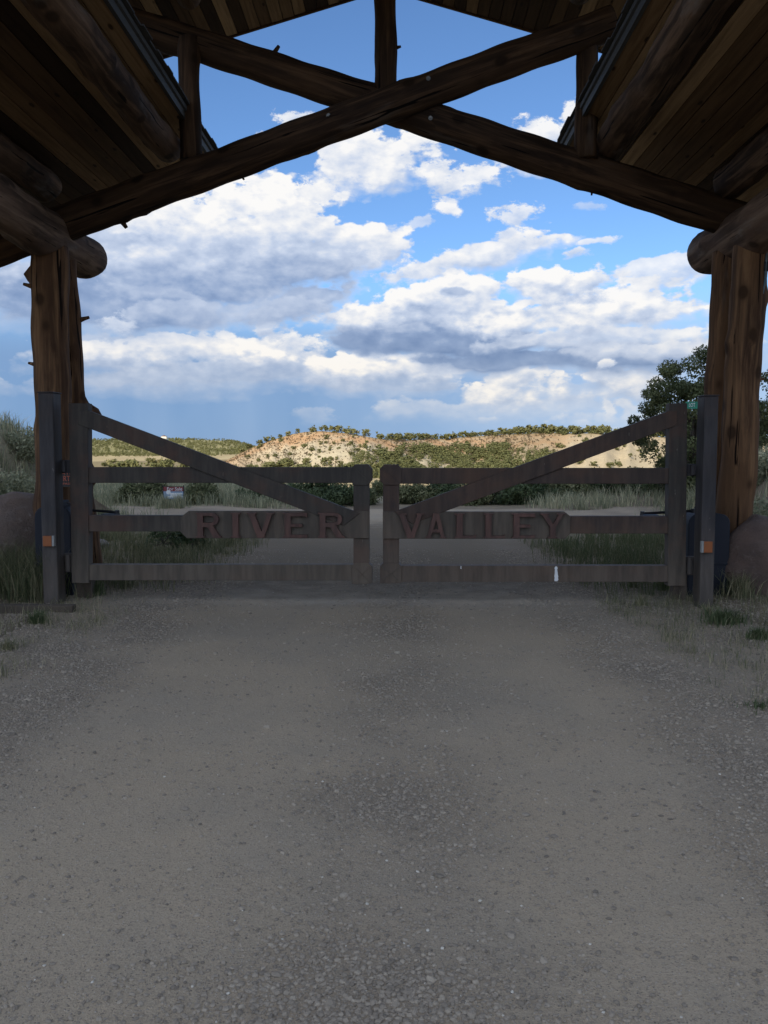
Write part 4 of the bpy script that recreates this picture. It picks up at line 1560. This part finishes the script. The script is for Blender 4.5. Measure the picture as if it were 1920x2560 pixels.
def big_tree(name, label, cat, x, y, zb, h, rw, nclump, nleaf, leaf, seed, mat, group, crad=.3, trunk_h=.35, low=.2):
    r = np.random.default_rng(seed)
    root = empty(name, (x, y, zb))
    tag(root, label, cat, group)
    cl_ = []
    while len(cl_) < nclump:
        p = r.uniform(-1, 1, 3)
        d = np.linalg.norm(p)
        if d > 1 or d < .35:
            continue
        ww = 1 if p[2] < 0 else (1 - .35 * p[2])
        cl_.append((p[0] * rw * ww, p[1] * rw * ww, h * (low + (1 - low) * (.5 + .5 * p[2]))))
    cl_ = np.array(cl_)
    core = r.uniform(.7, 1.3, nclump)
    v, f, t = leaf_cloud(nleaf, cl_, leaf, seed + 1, .8, crad, core)
    link('crown', mesh_np('crown', v, f, t), mat, root, (x, y, zb))
    mb = MB()
    fork = (x + r.uniform(-.05, .05) * h, y, zb + h * trunk_h)
    mb.tube((x, y, zb - .2), fork, h * .045, h * .034, 8)
    idx = r.choice(nclump, min(nclump, 16), replace=False)
    limb_tubes(mb, fork, [(x + cl_[i][0], y + cl_[i][1], zb + cl_[i][2]) for i in idx], h * .02, seed)
    mb.build('trunk', M['bark'], root, smooth=True)
    return root


def gz_(x, y):
    return float(terrain(np.array([x]), np.array([y]))[0])


def ptree(px, pt, Y, rw, *a, **k):
    """tree whose top is at picture height pt at distance Y"""
    p = at(px, pt, Y)
    zb = gz_(p.x, Y)
    return p.x, Y, zb, p.z - zb


JG = 'junipers standing close behind the gateway'
x, y, zb, h = ptree(1752, 868, 21, 0)
big_tree('juniper_tree', 'tall dark juniper behind the right gate post, its crown left of the log post', 'juniper', x, y, zb, h, 1.62, 150, 46000, .032, 101, M['leaf'], JG, .25, .25, .12)
x, y, zb, h = ptree(1985, 900, 17, 0)
big_tree('juniper_tree', 'dark juniper at the right picture edge beyond the red boulder', 'juniper', x, y, zb, h, .85, 70, 13000, .028, 102, M['leaf'], JG, .17, .25, .22)
x, y, zb, h = ptree(12, 1084, 24, 0)
big_tree('juniper_tree', 'low dark juniper on the grassy bank at the left picture edge', 'juniper', x, y, zb, max(h, .9), .75, 24, 5000, .035, 103, M['leaf'], JG, .22, .2, .1)
x, y, zb, h = ptree(45, 1103, 22, 0)
big_tree('juniper_tree', 'small upright juniper just left of the left log post on the bank', 'juniper', x, y, zb, max(h, .8), .35, 14, 2600, .03, 104, M['leaf'], JG, .16, .2, .1)

# scrub oaks and junipers along the far edge of the cross track
OG = 'bushes along the far edge of the cross track'
edge = [(330, 1218, 27, .45, 'low'), (385, 1213, 28, .6, 'round'), (505, 1212, 27, .55, 'round'), (660, 1196, 30, .7, 'dense'),
        (790, 1196, 30, .9, 'broad'), (852, 1204, 29, .8, 'broad'), (905, 1228, 30, .5, 'low'), (960, 1222, 44, .8, 'low'), (1035, 1206, 31, .8, 'round'), (1110, 1200, 32, .8, 'dense'), (1180, 1205, 30, .75, 'round'),
        (1255, 1196, 31, .95, 'broad'), (1320, 1198, 30, .8, 'dense'), (1390, 1200, 32, .75, 'round'), (1445, 1212, 31, .6, 'low'), (1500, 1198, 33, .95, 'broad'), (1575, 1190, 32, 1.0, 'broad'), (1640, 1188, 30, .9, 'dense'), (1760, 1180, 30, 1.0, 'broad'), (1900, 1175, 28, .9, 'dense')]
where = {330: 'left of the sale sign, smallest there', 385: 'just left of the sale sign', 505: 'just right of the sale sign', 590: 'under the left diagonal brace', 660: 'behind the crossing of left brace and rail',
         790: 'above the letter E of RIVER', 852: 'above the last R of RIVER', 905: 'behind the left latch stile', 960: 'seen in the gap between the two leaves', 1035: 'above the letters VA, nearest the right latch stile', 1110: 'above the first L of VALLEY',
         1180: 'above the two letters L', 1255: 'above the E of VALLEY', 1320: 'above the gap between E and Y', 1390: 'above the Y of VALLEY', 1445: 'just right of the Y of VALLEY', 1500: 'under the rising right brace', 1575: 'midway to the right hinge stile', 1640: 'just left of the right hinge stile', 1760: 'behind the right gate post', 1900: 'right of the right log post'}
for i, (px_, pt, Y_, rw, kd) in enumerate(edge):
    Y_ = 22.7 + (Y_ - 27) * .35
    rw *= .95
    x, y, zb, h = ptree(px_, pt, Y_, 0)
    h = max(h, .55)
    hue = 'dark green' if kd in ('dense', 'broad') else 'olive green'
    h *= {'low': .75, 'round': .9, 'dense': 1.0, 'broad': 1.08}[kd]
    big_tree('scrub_bush', f'{kd} {hue} scrub bush {where[px_]}', 'bush', x, y, zb - .1, h + .1, rw * (.78 if kd in ('low', 'round') else 1.0), 30, 5200, .036, 200 + i, M['oakleaf'] if hue[0] == 'd' else M['olive'], OG, .24, .15, .0)

SG = 'sage bushes on the banks beside the gateway'
for i, (px_, Y_, rw, h, lb) in enumerate(((-40, 13.2, .7, .65, 'broad sage bush on the left bank at the picture edge'), (30, 14.0, .6, .55, 'round sage bush high on the left bank'), (70, 12.6, .5, .5, 'sage bush on the left bank against the log post'),
                                          (10, 11.6, .55, .5, 'low sage bush just above the left boulder'), (60, 15.5, .5, .45, 'small sage bush at the top of the left bank'), (1915, 13.0, .55, .5, 'sage bush on the right bank at the picture edge'),
                                          (1900, 15.0, .5, .5, 'round sage bush higher on the right bank'), (1940, 11.2, .5, .45, 'low sage bush behind the red boulder'))):
    p = at(px_, 1200, Y_)
    big_tree('sage_bush', lb, 'bush', p.x, p.y, gz_(p.x, p.y) - .05, h, rw, 22, 3200, .028, 280 + i, M['sage'], SG, .20, .25, .05)

# leafy weed behind the left end of the name board
for i, (px_, Y_, rw, h) in enumerate(((410, 12.5, .40, .42), (480, 12.9, .3, .3))):
    p = at(px_, 1300, Y_)
    big_tree('leafy_weed', ['broad leafy weed at the left end of the RIVER board', 'lower leafy weed behind the first R of RIVER'][i], 'weed', p.x, p.y, gz_(p.x, p.y), h, rw, 16, 700, .028, 260 + i, M['oakleaf'], 'leafy weeds behind the left leaf', .12, .3, .1)

# individual grass tufts in the foreground that can be told apart
def tuft(name, label, x, y, n, h, spread, mat, cat='grass tuft', group=None, lean=.7, wid=.004, tint=(0, 1), seed=0):
    z = gz_(x, y)
    a = rng.uniform(0, 2 * pi, n)
    rr_ = np.abs(rng.normal(0, spread, n))
    v, f, t = grass_arrays(np.cos(a) * rr_, np.sin(a) * rr_, np.zeros(n), rng.uniform(.45, 1, n) * h, rng.uniform(.1, lean, n), rng.uniform(.6, 1.3, n) * wid, rng.uniform(tint[0], tint[1], n))
    return tag(link(name, mesh_np(name, v, f, t), mat, None, (x, y, z)), label, cat, group)


def gnd(px_, py_):
    r = ray(px_, py_)
    t = (-CAM[2] + .02) / r[2]
    p = CAM + r * t
    return p[0], p[1]


for (px_, py_, n, h, sp, mt, lb) in (
        (95, 1560, 160, .16, .05, 'greengrass', 'small green tuft at the end of the landscape timber, left'),
        (20, 1625, 120, .12, .045, 'grass', 'thin dry tuft below the landscape timber at the left picture edge'),
        (1815, 1560, 420, .17, .10, 'greengrass', 'broad green weed just right of the right gate post foot'),
        (1895, 1600, 320, .13, .055, 'greengrass', 'low green weed at the right picture edge beside pale flat stones'),
        (1850, 1500, 240, .30, .09, 'grass', 'straw coloured tuft in front of the red boulder'),
        (1905, 1770, 160, .07, .06, 'greengrass', 'small flat green tuft at the right edge on the gravel shoulder'),
        (1770, 1540, 70, .14, .03, 'grass', 'few dry stalks at the foot of the right gate post'),
        (1600, 1515, 90, .16, .05, 'grass', 'dry tuft under the right end of the bottom rail'),
        (1660, 1478, 140, .24, .05, 'greengrass', 'green tuft beside the right stop post'),
        (240, 1490, 180, .24, .06, 'greengrass', 'green tuft beside the left stop post')):
    x, y = gnd(px_, py_)
    tuft('weed_tuft', lb, x, y, n, h, sp, M[mt], 'weed', 'weed tufts round the gate posts', lean=.9)

# tall grass at the left, in front of the boulder
grass_field('tall_grass', 'tall dark green and straw grass in front of the left boulder', 6500, (-4.9, -3.25), (8.35, 9.5), .18, .55, M['grass'], -.3, .8, clump=60, lean=.95, width=.0032)
# grass inside and beyond the gate
grass_field('verge_grass', 'straw and green grass on the left verge just beyond the gate', 15000, (-5.2, -1.6), (9.2, 14.5), .07, .26, M['grass'], -.1, .9, clump=300, lean=.7, width=.0035,
            dens=lambda x, y: sstep(-1.7, -2.6, x) * .95)
grass_field('verge_grass', 'green grass on the right verge just beyond the gate', 15000, (1.6, 5.4), (8.9, 14.5), .08, .34, M['grass'], -.35, .6, clump=260, lean=.7, width=.0035,
            dens=lambda x, y: sstep(1.9, 2.8, x) * .95)
grass_field('meadow_grass', 'tall pale sage and straw grass beyond the gate on the left of the drive', 75000, (-15, -1.2), (12.5, 34), .14, .42, M['sage'], .0, 1.0, clump=2600, lean=.8, width=.007,
            dens=lambda x, y: np.clip(sstep(-4.2, -5.4, x) * (y < 18) + sstep(21.5, 22.1, y) * sstep(-1.6, -3.6, x), 0, 1))
grass_field('meadow_grass', 'tall pale straw grass beyond the gate on the right of the drive', 75000, (1.5, 16), (12.0, 34), .14, .42, M['sage'], .05, 1.0, clump=2600, lean=.8, width=.007,
            dens=lambda x, y: np.clip(sstep(4.6, 5.8, x) * (y < 18) + sstep(3.0, 4.6, x) * (y > 21.2), 0, 1))
grass_field('near_verge_grass', 'sparse dry stalks on the shoulder left of the drive', 5200, (-4.3, -2.3), (5.4, 8.6), .03, .13, M['grass'], -.1, 1, clump=170, lean=1.0, width=.0018)
grass_field('near_verge_grass', 'sparse dry stalks on the shoulder right of the drive', 7500, (2.15, 4.4), (4.6, 8.8), .03, .14, M['grass'], -.2, 1, clump=230, lean=1.0, width=.0018)


# distant junipers: four crown shapes shared by the copies
def far_tree_template(seed, n=150):
    r = np.random.default_rng(seed)
    k = 9
    cl_ = []
    while len(cl_) < k:
        p = r.uniform(-1, 1, 3)
        if np.linalg.norm(p) < 1:
            cl_.append((p[0] * .36, p[1] * .36, .5 + p[2] * .32))
    v, f, t = leaf_cloud(n, np.array(cl_), .115, seed, .9, .20)
    v[:, 2] = np.maximum(v[:, 2], -.02)
    return v, f, t


FT = [far_tree_template(300 + i, 130) for i in range(4)]
FTs = [far_tree_template(320 + i, 42) for i in range(3)]
FTM = [mesh_np('juniper_crown', *FT[i]) for i in range(4)]
for m_ in FTM:
    m_.materials.append(M['farleaf'])


def polar(px_, r_):
    a = math.atan((px_ - 960) / FPX) - YAW
    return CAM[0] + r_ * sin(a), r_ * cos(a)


def hill_t(px_, t):
    c = float(crest_r(np.array([float(px_)]))[0])
    return polar(px_, c - 110 + 110 * t)


NFAR = 0


FARLIST = []


def far_tree(px_, r_or_t, hgt, label, group, is_t=True):
    global NFAR
    hgt *= 1.22
    x, y = hill_t(px_, r_or_t) if is_t else polar(px_, r_or_t)
    o = bpy.data.objects.new('hill_juniper', FTM[NFAR % 4])
    COL.objects.link(o)
    o.location = (x, y, gz_(x, y) - .15 * hgt)
    s = hgt * 1.1
    o.scale = (s * random.uniform(.95, 1.4), s * random.uniform(.95, 1.4), s)
    o.rotation_euler = (0, 0, random.uniform(0, 6.28))
    tag(o, label, 'juniper', group)
    FARLIST.append((group, px_, r_or_t, hgt, o, label))
    NFAR += 1


for px_ in (604, 625, 647, 668, 685, 700, 722, 747, 783, 809, 835, 847, 868, 877, 893, 917, 950, 985, 1002):
    far_tree(px_ + random.uniform(-2, 2), random.uniform(.97, 1.02), random.uniform(2.6, 4.6), 'skyline juniper on pale hill', 'junipers on the central hill crest')
p_ = 975
while p_ < 1700:
    far_tree(p_, random.uniform(.96, 1.05), random.uniform(2.8, 4.8) * (1.3 if p_ > 1240 else 1.0), 'skyline juniper on right ridge', 'junipers on the right ridge crest')
    p_ += random.uniform(5, 15)
for _ in range(42):
    far_tree(random.uniform(600, 950), random.uniform(.25, .92), random.uniform(1.6, 3.0), 'small juniper on pale hill face', 'junipers dotted on the pale hill face')
for _ in range(30):
    far_tree(random.uniform(1380, 1680), random.uniform(.15, .9), random.uniform(1.6, 3.2), 'juniper on bare tan slope', 'junipers on the bare right slope')
for _ in range(28):
    far_tree(random.uniform(225, 520), random.uniform(520, 720), random.uniform(4.5, 7.5), 'round juniper on valley floor', 'junipers on the valley floor', False)
for _ in range(60):
    far_tree(random.uniform(500, 960), random.uniform(.0, .26), random.uniform(2.8, 4.8), 'juniper at pale hill foot', 'junipers at the hill foot')


ORD = ['first', 'second', 'third', 'fourth', 'fifth', 'sixth', 'seventh', 'eighth', 'ninth', 'tenth', 'eleventh', 'twelfth', 'thirteenth', 'fourteenth', 'fifteenth', 'sixteenth']
MARKS = [(0, 330, 'far left by the log post'), (330, 420, 'under the left brace'), (420, 520, 'near the foot of the left brace'), (520, 600, 'above letter I of RIVER'), (600, 655, 'above letter V of RIVER'), (655, 700, 'left of letter E of RIVER'), (700, 750, 'above letter E of RIVER'), (750, 795, 'left of the last R of RIVER'), (795, 840, 'above the last R of RIVER'),
         (840, 885, 'just left of the left latch stile'), (885, 940, 'above the left latch stile'), (940, 1004, 'above the right latch stile'), (1004, 1060, 'above letter V of VALLEY'), (1060, 1125, 'above letter A of VALLEY'), (1125, 1200, 'above the first L of VALLEY'),
         (1200, 1270, 'above the second L of VALLEY'), (1270, 1345, 'above letter E of VALLEY'), (1345, 1415, 'above letter Y of VALLEY'), (1415, 1500, 'behind the middle of the right brace'), (1500, 1600, 'behind the upper right brace'), (1600, 2000, 'beside the right hinge stile')]


def relabel_far():
    cells = {}
    for it in FARLIST:
        m_ = [k for k, mk in enumerate(MARKS) if mk[0] <= it[1] < mk[1]][0]
        cells.setdefault((it[0], m_), []).append(it)
    for (g_, m_), its in cells.items():
        its.sort(key=lambda q: q[1])
        for k, it in enumerate(its):
            base = it[5].replace('juniper', 'juniper', 1)
            it[4]['label'] = f'{base}, {ORD[min(k, 15)]} from left {MARKS[m_][2]}' if len(its) > 1 else f'{base}, {MARKS[m_][2]}'


def woodland(name, label, zones, mat, tmpl=FTs):
    VS, FS, TS = [], [], []
    b = 0
    for (n, p0_, p1_, t0_, t1_, h0_, h1_, ist) in zones:
        px_ = rng.uniform(p0_, p1_, n)
        tt = rng.uniform(t0_, t1_, n)
        a = np.arctan((px_ - 960) / FPX) - YAW
        rr_ = crest_r(px_) - 110 + 110 * tt if ist else tt
        x = CAM[0] + rr_ * np.sin(a)
        y = rr_ * np.cos(a)
        cl_ = fbm2(x, y, 131, 3, .03 if ist else .012)
        kp = rng.random(n) < np.clip(.65 + 2.2 * cl_, .12, 1)
        x, y = x[kp], y[kp]
        n_ = len(x)
        h = rng.uniform(h0_, h1_, n_)
        z = terrain(x, y) - .1 * h
        for q in range(len(tmpl)):
            s_ = slice(q, None, len(tmpl))
            m_ = len(x[s_])
            if m_ == 0:
                continue
            hh = h[s_]
            sc_ = np.column_stack([hh * rng.uniform(1, 1.6, m_), hh * rng.uniform(1, 1.6, m_), hh * 1.1])
            v, f, t = merge_inst(tmpl[q][0], tmpl[q][1], np.column_stack([x[s_], y[s_], z[s_]]), sc_, rng.uniform(0, 6.28, m_), rng.random(m_), 0, tmpl[q][2])
            VS.append(v)
            FS.append(f + b)
            TS.append(t)
            b += len(v)
    me = mesh_np(name, np.vstack(VS), np.vstack(FS), np.concatenate(TS))
    me.materials.append(mat)
    return tag(link(name, me), label, None, None, 'stuff')


relabel_far()
woodland('juniper_woodland', 'green juniper woodland covering the lower slopes of the right ridge and the valley edge', [
    (1500, 950, 1270, -.05, .70, 2.6, 4.6, True), (260, 880, 1000, .0, .6, 2.2, 3.8, True), (420, 1200, 1390, .0, .6, 2.2, 4.0, True), (420, 500, 980, -.25, .10, 2.5, 4.5, True),
    (300, 1300, 2000, -.3, .0, 2.5, 4.5, True), (260, 1230, 1800, .97, 1.35, 2.6, 4.6, True), (120, 950, 1250, .97, 1.2, 2.2, 3.6, True)], M['farleaf'])
woodland('far_forest', 'hazy green forest over the far ridge on the left', [(5600, -100, 760, 1680, 2520, 4.5, 8.0, False), (250, -100, 560, 1500, 1700, 3, 5, False)], M['farleaf'])
woodland('hill_scrub', 'tiny brown scrub dotted over the pale hills', [
    (2600, 560, 1010, .05, .98, .5, 1.3, True), (1100, 980, 1400, .5, 1.0, .7, 1.7, True), (420, 1380, 1750, .1, .95, .5, 1.5, True)], M['scrub'])

for k_, (px_, lb) in enumerate(((412, 'tall grass tuft hiding the lower left corner of the sale sign'), (447, 'tall grass tuft hiding the lower right corner of the sale sign'))):
    p = at(px_, 1250, 20.9)
    tuft('grass_tuft', lb, p.x, p.y, 260, .42, .13, M['sage'], 'grass tuft', 'grass tufts at the sale sign', lean=.5, wid=.006)

# far houses
for i, (px_, r_, w_, d_, h_, lb) in enumerate(((411, 2380, 14, 9, 13, 'tiny white house on the far ridge above the left brace'),
                                               (62, 2450, 18, 10, 14, 'tiny pale house on the far ridge left of the left log post'),
                                               (76, 2450, 12, 10, 13, 'second tiny pale house on the far ridge, nearest the left log post'))):
    x, y = polar(px_, r_)
    z = gz_(x, y)
    root = empty('far_house', (x, y, z))
    tag(root, lb, 'house', 'tiny houses on the far ridge')
    MB().box(x - w_ / 2, x + w_ / 2, y, y + d_, z - 2, z + h_ * .75).build('wall', M['stucco'], root)
    m = MB()
    m.prism([(x - w_ / 2 - .5, z + h_ * .75), (x + w_ / 2 + .5, z + h_ * .75), (x, z + h_)], y - .4, y + d_ + .4)
    m.build('roof', M['houseroof'], root)
